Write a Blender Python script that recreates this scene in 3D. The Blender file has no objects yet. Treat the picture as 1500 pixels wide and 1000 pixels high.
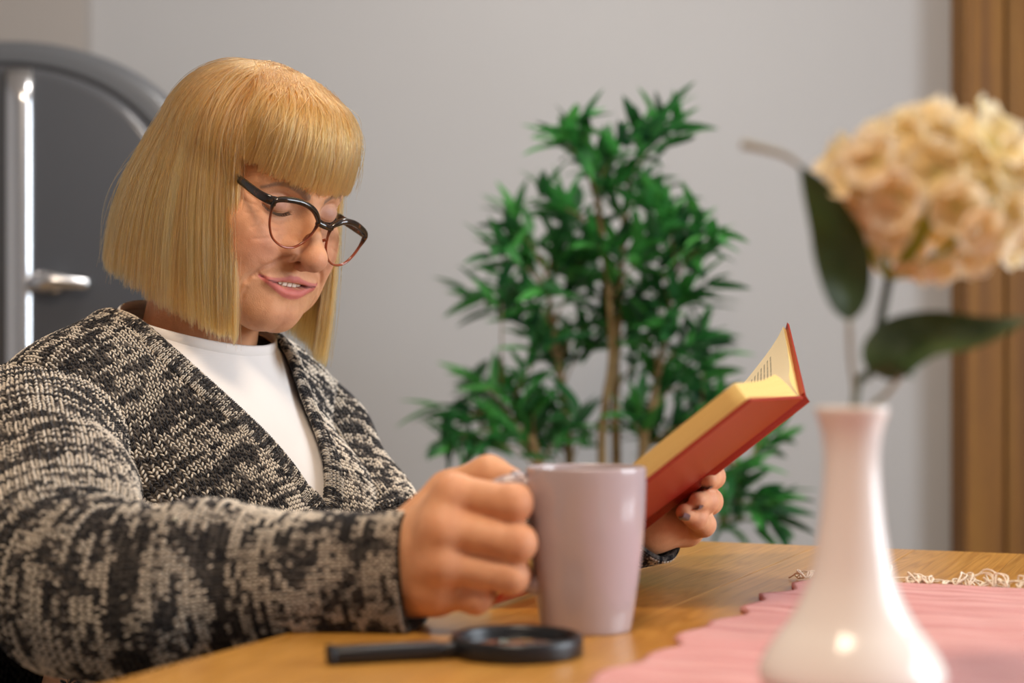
import bpy, math, random
import numpy as np
from mathutils import Vector, Matrix
random.seed(7)
rng = np.random.default_rng(7)
scene = bpy.context.scene
col = scene.collection

# ---------------------------------------------------------------- camera
FPX, CX, CY, CAMZ = 2400.0, 750.0, 560.0, 0.912      # focal length in px, horizon row, eye height
cam_data = bpy.data.cameras.new('camera')
cam_data.sensor_width = 36.0
cam_data.lens = FPX / 1500.0 * 36.0
cam_data.shift_y = (CY - 500.0) / 1500.0
cam_data.clip_start = 0.05
cam = bpy.data.objects.new('camera', cam_data)
cam.location = (0, 0, CAMZ)
cam.rotation_euler = (math.pi / 2, 0, 0)
col.objects.link(cam)
scene.camera = cam
cam_data.dof.use_dof = True
cam_data.dof.focus_distance = 1.41
cam_data.dof.aperture_fstop = 3.6

def px(u, v, d):
    """photo pixel + distance along the view axis -> world point"""
    return np.array([(u - CX) / FPX * d, d, CAMZ - (v - CY) / FPX * d])

# ---------------------------------------------------------------- world and lights
world = bpy.data.worlds.new('world')
scene.world = world
world.use_nodes = True
bg = world.node_tree.nodes['Background']
bg.inputs['Color'].default_value = (0.80, 0.88, 1.0, 1)
bg.inputs['Strength'].default_value = 0.6
scene.view_settings.view_transform = 'Standard'
scene.view_settings.look = 'None'
scene.view_settings.exposure = 0.58
scene.view_settings.gamma = 1.0
scene.view_settings.use_curve_mapping = False

def area_light(name, loc, target, sx, sy, energy, color):
    l = bpy.data.lights.new(name, 'AREA')
    l.shape = 'RECTANGLE'
    l.size, l.size_y = sx, sy
    l.energy = energy
    l.color = color
    o = bpy.data.objects.new(name, l)
    o.location = loc
    d = Vector(target) - Vector(loc)
    o.rotation_euler = d.to_track_quat('-Z', 'Y').to_euler()
    col.objects.link(o)
    return o

# daylight entering through the window in the right wall, and the warm ceiling lamps
area_light('window_daylight', (2.30, 0.95, 1.45), (0.0, 1.15, 0.95), 1.5, 1.3, 46, (0.84, 0.92, 1.0))
area_light('ceiling_lamp_light', (-0.15, 0.35, 2.50), (-0.15, 1.3, 0.9), 0.55, 0.55, 26, (1.0, 0.80, 0.60))
area_light('ceiling_lamp_light_rear', (0.1, 2.25, 2.50), (0.1, 2.5, 0.9), 0.55, 0.55, 12, (1.0, 0.94, 0.88))

# ---------------------------------------------------------------- helpers
def tag(o, label=None, cat=None, group=None, kind=None):
    if label: o['label'] = label
    if cat: o['category'] = cat
    if group: o['group'] = group
    if kind: o['kind'] = kind
    return o

def empty(name, loc=(0, 0, 0)):
    o = bpy.data.objects.new(name, None)
    o.empty_display_size = 0.05
    o.location = loc
    col.objects.link(o)
    return o

def link(name, me, mat=None, parent=None):
    o = bpy.data.objects.new(name, me)
    col.objects.link(o)
    if mat is not None and len(me.materials) == 0: me.materials.append(mat)
    if parent is not None:
        o.parent = parent
        pm = Matrix.LocRotScale(parent.location, parent.rotation_euler, parent.scale)
        q = parent
        while q.parent is not None:
            q = q.parent
            pm = Matrix.LocRotScale(q.location, q.rotation_euler, q.scale) @ pm
        o.matrix_parent_inverse = pm.inverted()
    return o

def np_mesh(name, verts, faces, mat=None, parent=None, smooth=True, colors=None, attrs=None):
    """verts (N,3); faces: (M,3|4) array, or list of such arrays"""
    if isinstance(faces, np.ndarray): faces = [faces]
    faces = [np.asarray(f, dtype=np.int32) for f in faces if len(f)]
    me = bpy.data.meshes.new(name)
    verts = np.asarray(verts, dtype=np.float32)
    nl = sum(f.size for f in faces)
    nf = sum(len(f) for f in faces)
    me.vertices.add(len(verts))
    me.vertices.foreach_set('co', verts.ravel())
    me.loops.add(nl)
    me.loops.foreach_set('vertex_index', np.concatenate([f.ravel() for f in faces]))
    me.polygons.add(nf)
    tot = np.concatenate([np.full(len(f), f.shape[1], np.int32) for f in faces])
    start = np.concatenate([[0], np.cumsum(tot)[:-1]]).astype(np.int32)
    me.polygons.foreach_set('loop_start', start)
    me.update(calc_edges=True)
    me.polygons.foreach_set('use_smooth', np.full(nf, smooth, dtype=bool))
    if colors is not None:
        a = me.color_attributes.new('Col', 'FLOAT_COLOR', 'POINT')
        c = np.ones((len(verts), 4), np.float32); c[:, :colors.shape[1]] = colors
        a.data.foreach_set('color', c.ravel())
    for k, val in (attrs or {}).items():
        a = me.attributes.new(k, 'FLOAT', 'POINT')
        a.data.foreach_set('value', np.asarray(val, np.float32).ravel())
    me.validate()
    return link(name, me, mat, parent)

def grid_faces(nv, nu, close_u=False, close_v=False):
    i = np.arange(nv - (0 if close_v else 1))[:, None]; j = np.arange(nu - (0 if close_u else 1))[None, :]
    i2 = (i + 1) % nv; j2 = (j + 1) % nu
    a = i * nu + j; b = i * nu + j2; c = i2 * nu + j2; d = i2 * nu + j
    return np.stack(np.broadcast_arrays(a, b, c, d), -1).reshape(-1, 4)

def lathe(profile, seg=64, center=(0, 0, 0)):
    p = np.asarray(profile, float)
    th = np.linspace(0, 2 * np.pi, seg, endpoint=False)
    v = np.zeros((len(p), seg, 3))
    v[:, :, 0] = p[:, :1] * np.cos(th); v[:, :, 1] = p[:, :1] * np.sin(th); v[:, :, 2] = p[:, 1:]
    return v.reshape(-1, 3) + np.array(center), grid_faces(len(p), seg, True)[:, ::1]

def catmull(pts, n, closed=False):
    p = np.asarray(pts, float)
    if closed: p = np.concatenate([p[-1:], p, p[:2]])
    else: p = np.concatenate([2 * p[:1] - p[1:2], p, 2 * p[-1:] - p[-2:-1]])
    m = len(p) - 3
    t = np.linspace(0, m, n, endpoint=not closed)
    i = np.clip(t.astype(int), 0, m - 1); f = (t - i)[:, None]
    p0, p1, p2, p3 = p[i], p[i + 1], p[i + 2], p[i + 3]
    return .5 * (2 * p1 + (p2 - p0) * f + (2 * p0 - 5 * p1 + 4 * p2 - p3) * f**2 + (3 * p1 - p0 - 3 * p2 + p3) * f**3)

def norm(a): return a / (np.linalg.norm(a, axis=-1, keepdims=True) + 1e-12)

def frames(c, closed=False, up=(0, 0, 1)):
    """parallel-transport frames along polyline c"""
    c = np.asarray(c, float)
    if closed: t = np.roll(c, -1, 0) - np.roll(c, 1, 0)
    else: t = np.gradient(c, axis=0)
    t = norm(t)
    n = np.zeros_like(c); u = np.asarray(up, float)
    u = u - t[0] * (u @ t[0])
    if np.linalg.norm(u) < 1e-4:
        u = np.array([1., 0.1, 0]); u = u - t[0] * (u @ t[0])
    n[0] = norm(u)
    for i in range(1, len(c)):
        v = n[i - 1] - t[i] * (n[i - 1] @ t[i]); n[i] = norm(v)
    return t, n, np.cross(t, n)

def tube(c, r, seg=10, closed=False, up=(0, 0, 1), ry=None, cap=True):
    """swept tube; r scalar or per point, ry = second radius (along the transported up)"""
    c = np.asarray(c, float)
    t, n, b = frames(c, closed, up)
    r = np.broadcast_to(np.asarray(r, float), (len(c),)); ry = r if ry is None else np.broadcast_to(np.asarray(ry, float), (len(c),))
    th = np.linspace(0, 2 * np.pi, seg, endpoint=False)
    v = c[:, None] + r[:, None, None] * np.cos(th)[None, :, None] * b[:, None] + ry[:, None, None] * np.sin(th)[None, :, None] * n[:, None]
    v = v.reshape(-1, 3); f = [grid_faces(len(c), seg, True, closed)[:, ::-1]]
    if cap and not closed:
        k = len(v); v = np.concatenate([v, c[:1], c[-1:]])
        j = np.arange(seg); j2 = (j + 1) % seg; e = (len(c) - 1) * seg
        f.append(np.stack([np.full(seg, k), j2, j], 1)[:, ::-1]); f.append(np.stack([np.full(seg, k + 1), e + j, e + j2], 1)[:, ::-1])
    return v, f

def join(parts):
    """[(verts, faces|[faces...]), ...] -> one (verts, [faces])"""
    V, F, k = [], [], 0
    for v, f in parts:
        if isinstance(f, np.ndarray): f = [f]
        V.append(v)
        for g in f: F.append(np.asarray(g) + k)
        k += len(v)
    q = [g for g in F if g.shape[1] == 4]; t = [g for g in F if g.shape[1] == 3]
    out = []
    if q: out.append(np.concatenate(q))
    if t: out.append(np.concatenate(t))
    return np.concatenate(V), out

def rbox(size, bev=0.004, seg=2):
    """bevelled box mesh data centred at the origin (bmesh)"""
    import bmesh
    bm = bmesh.new()
    bmesh.ops.create_cube(bm, size=1)
    bmesh.ops.scale(bm, vec=size, verts=bm.verts)
    if bev > 0:
        bmesh.ops.bevel(bm, geom=list(bm.edges), offset=bev, segments=seg, affect='EDGES', profile=.5)
    bm.verts.ensure_lookup_table()
    v = np.array([p.co[:] for p in bm.verts]); q, t = [], []
    for f in bm.faces:
        ids = [x.index for x in f.verts]
        if len(ids) == 4: q.append(ids)
        elif len(ids) == 3: t.append(ids)
        else:
            for k in range(1, len(ids) - 1): t.append([ids[0], ids[k], ids[k + 1]])
    bm.free()
    return v, [np.array(a, int) for a in (q, t) if a]

def box_obj(name, lo, hi, mat, parent=None, bev=0.003, smooth=False):
    lo = np.array(lo, float); hi = np.array(hi, float)
    v, f = rbox(hi - lo, min(bev, .45 * float((hi - lo).min())), 2)
    return np_mesh(name, v + (lo + hi) / 2, f, mat, parent, smooth)

# ---------------------------------------------------------------- materials
def new_mat(name):
    m = bpy.data.materials.new(name); m.use_nodes = True
    nt = m.node_tree
    return m, nt, nt.nodes['Principled BSDF'], nt.nodes, nt.links

def simple(name, color, rough=.5, metal=0., spec=.5, coat=0., trans=0., ior=1.45, sss=0., sheen=0.):
    m, nt, b, N, L = new_mat(name)
    b.inputs['Base Color'].default_value = (*color, 1)
    b.inputs['Roughness'].default_value = rough
    b.inputs['Metallic'].default_value = metal
    b.inputs['Specular IOR Level'].default_value = spec
    b.inputs['Coat Weight'].default_value = coat
    b.inputs['Coat Roughness'].default_value = .08
    b.inputs['Transmission Weight'].default_value = trans
    b.inputs['IOR'].default_value = ior
    b.inputs['Sheen Weight'].default_value = sheen
    if sss:
        b.inputs['Subsurface Weight'].default_value = sss
        b.inputs['Subsurface Radius'].default_value = (.010, .005, .003)
        b.inputs['Subsurface Scale'].default_value = 1.0
    return m

def ramp(N, stops):
    r = N.new('ShaderNodeValToRGB')
    e = r.color_ramp.elements
    while len(e) < len(stops): e.new(.5)
    for el, (p, c) in zip(e, stops):
        el.position = p; el.color = (*c, 1)
    return r

def noisy(name, stops, scale=(1, 1, 1), nscale=6., detail=4., rough=.6, bump=0., bscale=None, spec=.4, coord='Object', rot=(0, 0, 0), coat=0., distort=0.):
    m, nt, b, N, L = new_mat(name)
    tc = N.new('ShaderNodeTexCoord'); mp = N.new('ShaderNodeMapping'); nz = N.new('ShaderNodeTexNoise')
    mp.inputs['Scale'].default_value = scale; mp.inputs['Rotation'].default_value = rot
    nz.inputs['Scale'].default_value = nscale; nz.inputs['Detail'].default_value = detail; nz.inputs['Distortion'].default_value = distort
    L.new(tc.outputs[coord], mp.inputs['Vector']); L.new(mp.outputs['Vector'], nz.inputs['Vector'])
    r = ramp(N, stops); L.new(nz.outputs['Fac'], r.inputs['Fac']); L.new(r.outputs['Color'], b.inputs['Base Color'])
    b.inputs['Roughness'].default_value = rough; b.inputs['Specular IOR Level'].default_value = spec
    b.inputs['Coat Weight'].default_value = coat; b.inputs['Coat Roughness'].default_value = .12
    if bump:
        bp = N.new('ShaderNodeBump'); bp.inputs['Strength'].default_value = bump; bp.inputs['Distance'].default_value = .002
        n2 = nz
        if bscale:
            n2 = N.new('ShaderNodeTexNoise'); n2.inputs['Scale'].default_value = bscale; n2.inputs['Detail'].default_value = 6
            L.new(mp.outputs['Vector'], n2.inputs['Vector'])
        L.new(n2.outputs['Fac'], bp.inputs['Height']); L.new(bp.outputs['Normal'], b.inputs['Normal'])
    return m

def wood(name, light, mid, dark, rough=.35, coat=.0, ring=26., axis_scale=(1, .06, 1), seed=0., spec=.5):
    """straight-grained pine: stretched noise rings + fine pores, grain along local Y, offset per object"""
    m, nt, b, N, L = new_mat(name)
    tc = N.new('ShaderNodeTexCoord'); mp = N.new('ShaderNodeMapping'); oi = N.new('ShaderNodeObjectInfo')
    add = N.new('ShaderNodeVectorMath'); add.operation = 'MULTIPLY_ADD'
    cmb = N.new('ShaderNodeCombineXYZ')
    for k in range(3): L.new(oi.outputs['Random'], cmb.inputs[k])
    add.inputs[1].default_value = (13.7, 5.3, 7.1)
    L.new(cmb.outputs[0], add.inputs[0]); L.new(tc.outputs['Object'], add.inputs[2])
    mp.inputs['Scale'].default_value = axis_scale
    L.new(add.outputs[0], mp.inputs['Vector'])
    n1 = N.new('ShaderNodeTexNoise'); n1.inputs['Scale'].default_value = ring * .35; n1.inputs['Detail'].default_value = 2; n1.inputs['Distortion'].default_value = .3
    L.new(mp.outputs[0], n1.inputs['Vector'])
    mul = N.new('ShaderNodeMath'); mul.operation = 'MULTIPLY'; mul.inputs[1].default_value = ring
    L.new(n1.outputs['Fac'], mul.inputs[0])
    fr = N.new('ShaderNodeMath'); fr.operation = 'PINGPONG'; fr.inputs[1].default_value = 1.0
    L.new(mul.outputs[0], fr.inputs[0])
    r1 = ramp(N, [(0, light), (.55, mid), (1, dark)])
    L.new(fr.outputs[0], r1.inputs['Fac'])
    n2 = N.new('ShaderNodeTexNoise'); n2.inputs['Scale'].default_value = 320; n2.inputs['Detail'].default_value = 3
    L.new(mp.outputs[0], n2.inputs['Vector'])
    mx = N.new('ShaderNodeMix'); mx.data_type = 'RGBA'; mx.blend_type = 'MULTIPLY'; mx.inputs['Factor'].default_value = .45
    r2 = ramp(N, [(.35, (.62, .58, .5)), (.62, (1, 1, 1))])
    L.new(n2.outputs['Fac'], r2.inputs['Fac'])
    L.new(r1.outputs[0], mx.inputs['A']); L.new(r2.outputs[0], mx.inputs['B'])
    # plank-to-plank tone
    hv = N.new('ShaderNodeHueSaturation'); mr = N.new('ShaderNodeMapRange')
    mr.inputs['To Min'].default_value = .92; mr.inputs['To Max'].default_value = 1.06
    L.new(oi.outputs['Random'], mr.inputs['Value']); L.new(mr.outputs[0], hv.inputs['Value'])
    L.new(mx.outputs['Result'], hv.inputs['Color']); L.new(hv.outputs[0], b.inputs['Base Color'])
    b.inputs['Roughness'].default_value = rough; b.inputs['Coat Weight'].default_value = coat; b.inputs['Coat Roughness'].default_value = .15
    b.inputs['Specular IOR Level'].default_value = spec
    bp = N.new('ShaderNodeBump'); bp.inputs['Strength'].default_value = .12; bp.inputs['Distance'].default_value = .001
    L.new(n2.outputs['Fac'], bp.inputs['Height']); L.new(bp.outputs['Normal'], b.inputs['Normal'])
    return m

M = {}
M['wall'] = noisy('painted_plaster', [(.3, (.49, .48, .478)), (.7, (.52, .51, .508))], nscale=1.2, rough=.85, bump=.05, bscale=160, spec=.2)
M['ceiling'] = simple('ceiling_paint', (.75, .73, .70), .9)
M['floor'] = wood('floor_oak', (.42, .29, .17), (.36, .24, .13), (.28, .18, .09), .4)
M['table'] = wood('lacquered_pine', (.60, .295, .060), (.545, .255, .046), (.44, .190, .030), .30, .2, ring=64., axis_scale=(1, .035, 1))
M['table_dark'] = wood('pine_leg', (.55, .29, .075), (.46, .22, .05), (.34, .15, .03), .4)
M['panel_wood'] = wood('honey_panel_wood', (.29, .128, .014), (.24, .098, .009), (.165, .062, .005), .6, .0, ring=16., axis_scale=(1, 1, .05))
M['chrome'] = simple('chrome', (.78, .79, .82), .22, 1.)
M['fridge'] = simple('grey_enamel', (.085, .088, .098), .28, 0., .5, .3)
M['fridge_top'] = simple('grey_enamel_body', (.12, .125, .135), .35, 0., .5, .2)
M['gasket'] = simple('dark_gasket', (.02, .02, .023), .6)
M['black'] = simple('black_plastic', (.012, .012, .014), .32)
M['black_matte'] = simple('black_rubber', (.02, .02, .022), .55)
M['glass'] = simple('clear_glass', (1, 1, 1), .0, trans=1., ior=1.5)
M['mug'] = simple('lavender_glaze', (.455, .365, .372), .14, 0., .5, .35)
M['mug_in'] = simple('mug_inside_glaze', (.70, .62, .60), .2)
M['vase'] = simple('white_porcelain', (.82, .765, .715), .16, 0., .42, .12, sss=.0)
M['tea'] = simple('tea', (.12, .04, .01), .05)
M['fringe'] = simple('cream_cotton_thread', (.86, .74, .58), .9, sheen=.3)
# ================================================================ the room
WY = 3.55
X0, X1, Y0 = -2.3, 2.25, -1.4
def structure(name, lo, hi, mat, bev=0):
    o = box_obj(name, lo, hi, mat, None, bev); tag(o, kind='structure'); return o
structure('floor', (X0 - .1, Y0 - .1, -.05), (X1 + .1, WY + .1, 0), M['floor'])
structure('ceiling', (X0 - .1, Y0 - .1, 2.6), (X1 + .1, WY + .1, 2.65), M['ceiling'])
structure('wall_back', (X0 - .1, WY, 0), (X1 + .1, WY + .1, 2.6), M['wall'])
structure('wall_left', (X0 - .1, Y0, 0), (X0, WY, 2.6), M['wall'])
structure('wall_rear', (X0 - .1, Y0 - .1, 0), (X1 + .1, Y0, 2.6), M['wall'])
# right wall with a window opening
wy0, wy1, wz0, wz1 = .20, 1.70, .80, 2.10
wr = empty('wall_right', (X1, 0, 0)); tag(wr, kind='structure')
for nm, lo, hi in (('wall_panel', (X1, Y0, 0), (X1 + .1, WY, wz0)), ('wall_panel', (X1, Y0, wz1), (X1 + .1, WY, 2.6)),
                   ('wall_panel', (X1, Y0, wz0), (X1 + .1, wy0, wz1)), ('wall_panel', (X1, wy1, wz0), (X1 + .1, WY, wz1))):
    box_obj(nm, lo, hi, M['wall'], wr, 0)
white = simple('white_window_paint', (.8, .8, .79), .4)
wn = empty('window_1', (X1, (wy0 + wy1) / 2, wz0)); tag(wn, kind='structure')
for lo, hi in (((X1 + .02, wy0, wz0), (X1 + .07, wy0 + .05, wz1)), ((X1 + .02, wy1 - .05, wz0), (X1 + .07, wy1, wz1)),
               ((X1 + .02, wy0 + .05, wz0), (X1 + .07, wy1 - .05, wz0 + .05)), ((X1 + .02, wy0 + .05, wz1 - .05), (X1 + .07, wy1 - .05, wz1)),
               ((X1 + .02, (wy0 + wy1) / 2 - .025, wz0 + .05), (X1 + .07, (wy0 + wy1) / 2 + .025, wz1 - .05))):
    box_obj('window_frame', lo, hi, white, wn, .004)
# shallow pier at the left end of the back wall
xp = (124 - CX) / FPX * 3.49
structure('wall_pier', (X0, 3.49, 0), (xp, WY, 2.6), noisy('warm_plaster', [(.3, (.42, .38, .35)), (.7, (.44, .40, .37))], nscale=1.2, rough=.85, spec=.2))
structure('baseboard_back', (xp, WY - .015, 0), (1.0, WY, .08), white, .002)

# honey-coloured boards lining the right end of the back wall
tr = empty('trim_1', (1.2, 3.45, 0)); tag(tr, 'honey brown timber boards lining the end of the grey wall', kind='structure')
bx = (1416 - CX) / FPX * 3.42
for k, (w_, dep) in enumerate(((.085, .10), (.012, .055), (.15, .065), (.15, .07), (.15, .06), (.15, .065), (.15, .07))):
    box_obj('board', (bx, WY - .02 - dep, 0), (bx + w_ - .003, WY - .005, 2.6), M['panel_wood'], tr, .003)
    bx += w_

# ================================================================ table
TA = math.radians(23)
E1 = np.array([math.cos(TA), -math.sin(TA), 0]); E2 = np.array([-math.sin(TA), -math.cos(TA), 0])
pA = np.array([-.184, .967]); pB = np.array([.332, 1.614])
A_ = np.array([[E2[0], -E1[0]], [E2[1], -E1[1]]])
s_, t_ = np.linalg.solve(A_, pB - pA)
TC = np.array([pA[0] + s_ * E2[0], pA[1] + s_ * E2[1], .75])     # far corner on the woman's side
def tl(a, b, z=0.0):
    """table coordinates: a along the far edge, b towards the photographer, z above the top"""
    return TC + E1 * a + E2 * b + np.array([0, 0, z])
TW, TL = .86, 1.45
table = empty('dining_table', tl(TW / 2, TL / 2, -.75))
table.rotation_euler = (0, 0, -TA)
tag(table, 'lacquered honey pine dining table with long straight grain', 'table')
nP = 9
for k in range(nP):
    w_ = TW / nP
    v, f = rbox((w_ - .0003, TL, .032), .0004, 2)
    o = np_mesh('plank', v, f, M['table'], None, False)
    o.parent = table; o.location = (-TW / 2 + (k + .5) * w_, 0, .75 - .016)
for lo, hi, nm in (((-TW / 2 + .07, -TL / 2 + .06, .63), (TW / 2 - .07, -TL / 2 + .085, .718), 'apron'), ((-TW / 2 + .07, TL / 2 - .085, .63), (TW / 2 - .07, TL / 2 - .06, .718), 'apron'),
                   ((-TW / 2 + .05, -TL / 2 + .1, .63), (-TW / 2 + .075, TL / 2 - .1, .718), 'apron'), ((TW / 2 - .075, -TL / 2 + .1, .63), (TW / 2 - .05, TL / 2 - .1, .718), 'apron')):
    v, f = rbox(np.array(hi) - np.array(lo), .003)
    o = np_mesh(nm, v + (np.array(lo) + np.array(hi)) / 2, f, M['table_dark'], None, False); o.parent = table
for sx in (-1, 1):
    for sy in (-1, 1):
        v, f = rbox((.06, .06, .718), .005)
        o = np_mesh('leg', v + np.array([sx * (TW / 2 - .06), sy * (TL / 2 - .07), .359]), f, M['table_dark'], None, False); o.parent = table

# ================================================================ pink woven runner
RO = np.array([.2385, 1.3315, 0])           # its far corner beside the book
ra = (RO - TC) @ E1; rb = (RO - TC) @ E2
RWID, RLEN, RTH = .36, .86, .0035
m, nt, b, N, L = new_mat('pink_handwoven_cotton')
tc = N.new('ShaderNodeTexCoord'); sep = N.new('ShaderNodeSeparateXYZ'); L.new(tc.outputs['Object'], sep.inputs[0])
mp = N.new('ShaderNodeMapping'); mp.inputs['Scale'].default_value = (5, 70, 1); L.new(tc.outputs['Object'], mp.inputs['Vector'])
n1 = N.new('ShaderNodeTexNoise'); n1.inputs['Scale'].default_value = 1.; n1.inputs['Detail'].default_value = 5; L.new(mp.outputs[0], n1.inputs['Vector'])
r1 = ramp(N, [(.30, (.50, .13, .11)), (.43, (.68, .26, .225)), (.58, (.75, .34, .30)), (.72, (.82, .48, .42))]); L.new(n1.outputs['Fac'], r1.inputs['Fac'])
wv = N.new('ShaderNodeTexWave'); wv.bands_direction = 'X'; wv.inputs['Scale'].default_value = 160; L.new(tc.outputs['Object'], wv.inputs['Vector'])
wv2 = N.new('ShaderNodeTexWave'); wv2.bands_direction = 'Y'; wv2.inputs['Scale'].default_value = 110; wv2.inputs['Distortion'].default_value = .6; L.new(tc.outputs['Object'], wv2.inputs['Vector'])
mm = N.new('ShaderNodeMath'); mm.operation = 'MULTIPLY'; L.new(wv.outputs['Fac'], mm.inputs[0]); L.new(wv2.outputs['Fac'], mm.inputs[1])
mx = N.new('ShaderNodeMix'); mx.data_type = 'RGBA'; mx.blend_type = 'MULTIPLY'; mx.inputs['Factor'].default_value = .35
r2 = ramp(N, [(0, (.65, .5, .5)), (.5, (1, 1, 1))]); L.new(mm.outputs[0], r2.inputs['Fac'])
L.new(r1.outputs[0], mx.inputs['A']); L.new(r2.outputs[0], mx.inputs['B']); L.new(mx.outputs['Result'], b.inputs['Base Color'])
bp = N.new('ShaderNodeBump'); bp.inputs['Strength'].default_value = .6; bp.inputs['Distance'].default_value = .0012; L.new(mm.outputs[0], bp.inputs['Height']); L.new(bp.outputs['Normal'], b.inputs['Normal'])
b.inputs['Roughness'].default_value = .95; b.inputs['Sheen Weight'].default_value = .3; b.inputs['Specular IOR Level'].default_value = .2
M['runner'] = m
runner = empty('table_runner', tl(ra, rb, 0)); runner.rotation_euler = (0, 0, -TA)
tag(runner, 'pink handwoven cotton table runner with cream knotted fringe under the vase', 'table runner')
nu, nv = 90, 220
uu = np.linspace(0, 1, nu); vv = np.linspace(0, 1, nv)
U, V_ = np.meshgrid(uu, vv)
edge = .004 * np.sin(V_ * 31) + .003 * np.sin(V_ * 77 + 1) + .0065 * (np.abs(((V_ * RLEN / .075) % 1) - .5) - .25) * 2   # scalloped selvedge
X_ = U * RWID + (1 - U) ** 8 * edge - U ** 8 * edge
Y_ = -V_ * RLEN + .003 * np.sin(U * 25) * (1 - V_) ** 10
Zt = RTH + .0006 * np.sin(U * 40 + V_ * 13) * np.sin(V_ * 50)
top = np.stack([X_, Y_, Zt], -1).reshape(-1, 3); bot = top.copy(); bot[:, 2] = .0004
gf = grid_faces(nv, nu)
k = nv * nu
ring = np.concatenate([np.arange(nu), np.arange(1, nv) * nu + nu - 1, (nv - 1) * nu + np.arange(nu - 2, -1, -1), np.arange(nv - 2, 0, -1) * nu])
side = np.stack([ring, np.roll(ring, -1), np.roll(ring, -1) + k, ring + k], 1)
o = np_mesh('woven_cloth', np.concatenate([top, bot]), [gf[:, ::-1], gf + k, side], M['runner'], None, True); o.parent = runner
# fringe: groups of cream threads, each tassel a part
rt = random.Random(3)
x = .002
while x < RWID - .004:
    parts = []
    ang = rt.uniform(-.9, .9); ln = rt.uniform(.014, .030); hump = rt.uniform(.002, .010)
    for q in range(rt.choice((4, 5, 6))):
        a = ang + rt.uniform(-.5, .5); l2 = ln * rt.uniform(.7, 1.15); h2 = hump * rt.uniform(.5, 1.6)
        x0 = x + rt.uniform(-.002, .002)
        pts = [(x0, -.003, RTH)]
        for s in (.25, .5, .75, 1.):
            pts.append((x0 + math.sin(a) * l2 * s + .004 * math.sin(s * 5 + q), math.cos(a) * l2 * s * .8, max(.0013, RTH + h2 * math.sin(math.pi * min(1, s * .95)) * (1.2 - s * .5) - .003 * s)))
        if rt.random() < .3: pts[-1] = (pts[-1][0] - .006, pts[-1][1] - .006, max(.002, pts[-2][2] * .9))
        parts.append(tube(catmull(pts, 12), [.0007] * 12, 5))
    v, f = join(parts)
    o = np_mesh('tassel', v, f, M['fringe'], None, True); o.parent = runner
    x += rt.uniform(.0065, .011) if rt.random() < .9 else .02
# ================================================================ mug
MC = np.array([.0485, 1.074, .75])
mug = empty('coffee_mug', MC); tag(mug, 'glossy lavender pink ceramic coffee mug gripped by its handle', 'mug')
prof = [(.0, .0025), (.026, .002), (.0275, .0), (.0292, .001), (.0303, .006), (.0325, .020), (.0350, .038), (.0372, .056), (.0386, .075), (.0393, .092), (.0395, .1045),
        (.0390, .1066), (.0381, .1070), (.0372, .1062), (.0366, .103), (.0362, .09), (.0345, .06), (.0315, .03), (.026, .008), (.015, .0055), (.0, .005)]
pc = catmull(np.array([(p[0], p[1]) for p in prof]), 90); pc[:, 0] = np.maximum(pc[:, 0], 0)
v, f = lathe(pc, 80, MC); np_mesh('cup', v, f, M['mug'], mug)
v, f = lathe([(0, .094), (.02, .094), (.0362, .0938)], 48, MC); np_mesh('coffee', v, f, M['tea'], mug)
hp = catmull([MC + np.array(p) for p in ((-.037, -.000, .094), (-.052, -.001, .0955), (-.066, -.001, .086), (-.070, -.001, .066), (-.064, -.001, .046), (-.050, -.000, .036), (-.032, 0, .031))], 40)
v, f = tube(hp, .0062, 14, up=(0, 1, 0), ry=.0062); 
np_mesh('handle', v, f, M['mug'], mug)
v, f = tube(catmull([MC + np.array(p) for p in ((-.026, -.004, .030), (-.037, -.006, .031), (-.046, -.007, .0395))], 14), np.linspace(.0075, .0055, 14), 12, up=(0, 1, 0)); np_mesh('handle_foot', v, f, M['mug'], mug)

# ================================================================ magnifying glass
GC = px(757, 958, .977); GC[2] = .75
mg = empty('magnifying_glass', GC); tag(mg, 'black round magnifying glass with bar handle lying on the table', 'magnifying glass')
pr = [(.0345, .0015), (.0375, .0), (.0393, .001), (.0397, .0035), (.0397, .0095), (.0390, .0115), (.0372, .0122), (.0352, .0115), (.0345, .0095)]
v, f = lathe(pr + pr[:1], 72, GC); np_mesh('rim', v, f, M['black'], mg)
lens = [(0, .0085), (.012, .0081), (.024, .0073), (.0346, .0062), (.0346, .0052), (.024, .0041), (.012, .0034), (0, .0030)]
v, f = lathe(lens, 48, GC); np_mesh('lens', v, f, M['glass'], mg)
hd = norm(px(480, 952, .962) - px(660, 946, .985)); hd[2] = 0; hd = norm(hd)
def bar(name, a, b_, w, h, mat):
    """rounded rectangular bar along the handle, a..b metres from the ring centre"""
    v, f = rbox((b_ - a, w, h), min(w, h) * .35, 3)
    yax = np.array([-hd[1], hd[0], 0])
    vv = GC + np.outer(v[:, 0] + (a + b_) / 2, hd) + np.outer(v[:, 1], yax) + np.outer(v[:, 2] + h / 2 + .0006, [0, 0, 1])
    return np_mesh(name, vv, f, mat, mg)
bar('collar', .037, .048, .013, .0085, M['black'])
bar('handle', .046, .112, .016, .0095, M['black'])
bar('end_cap', .1105, .1145, .0168, .0102, M['black_matte'])

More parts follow.
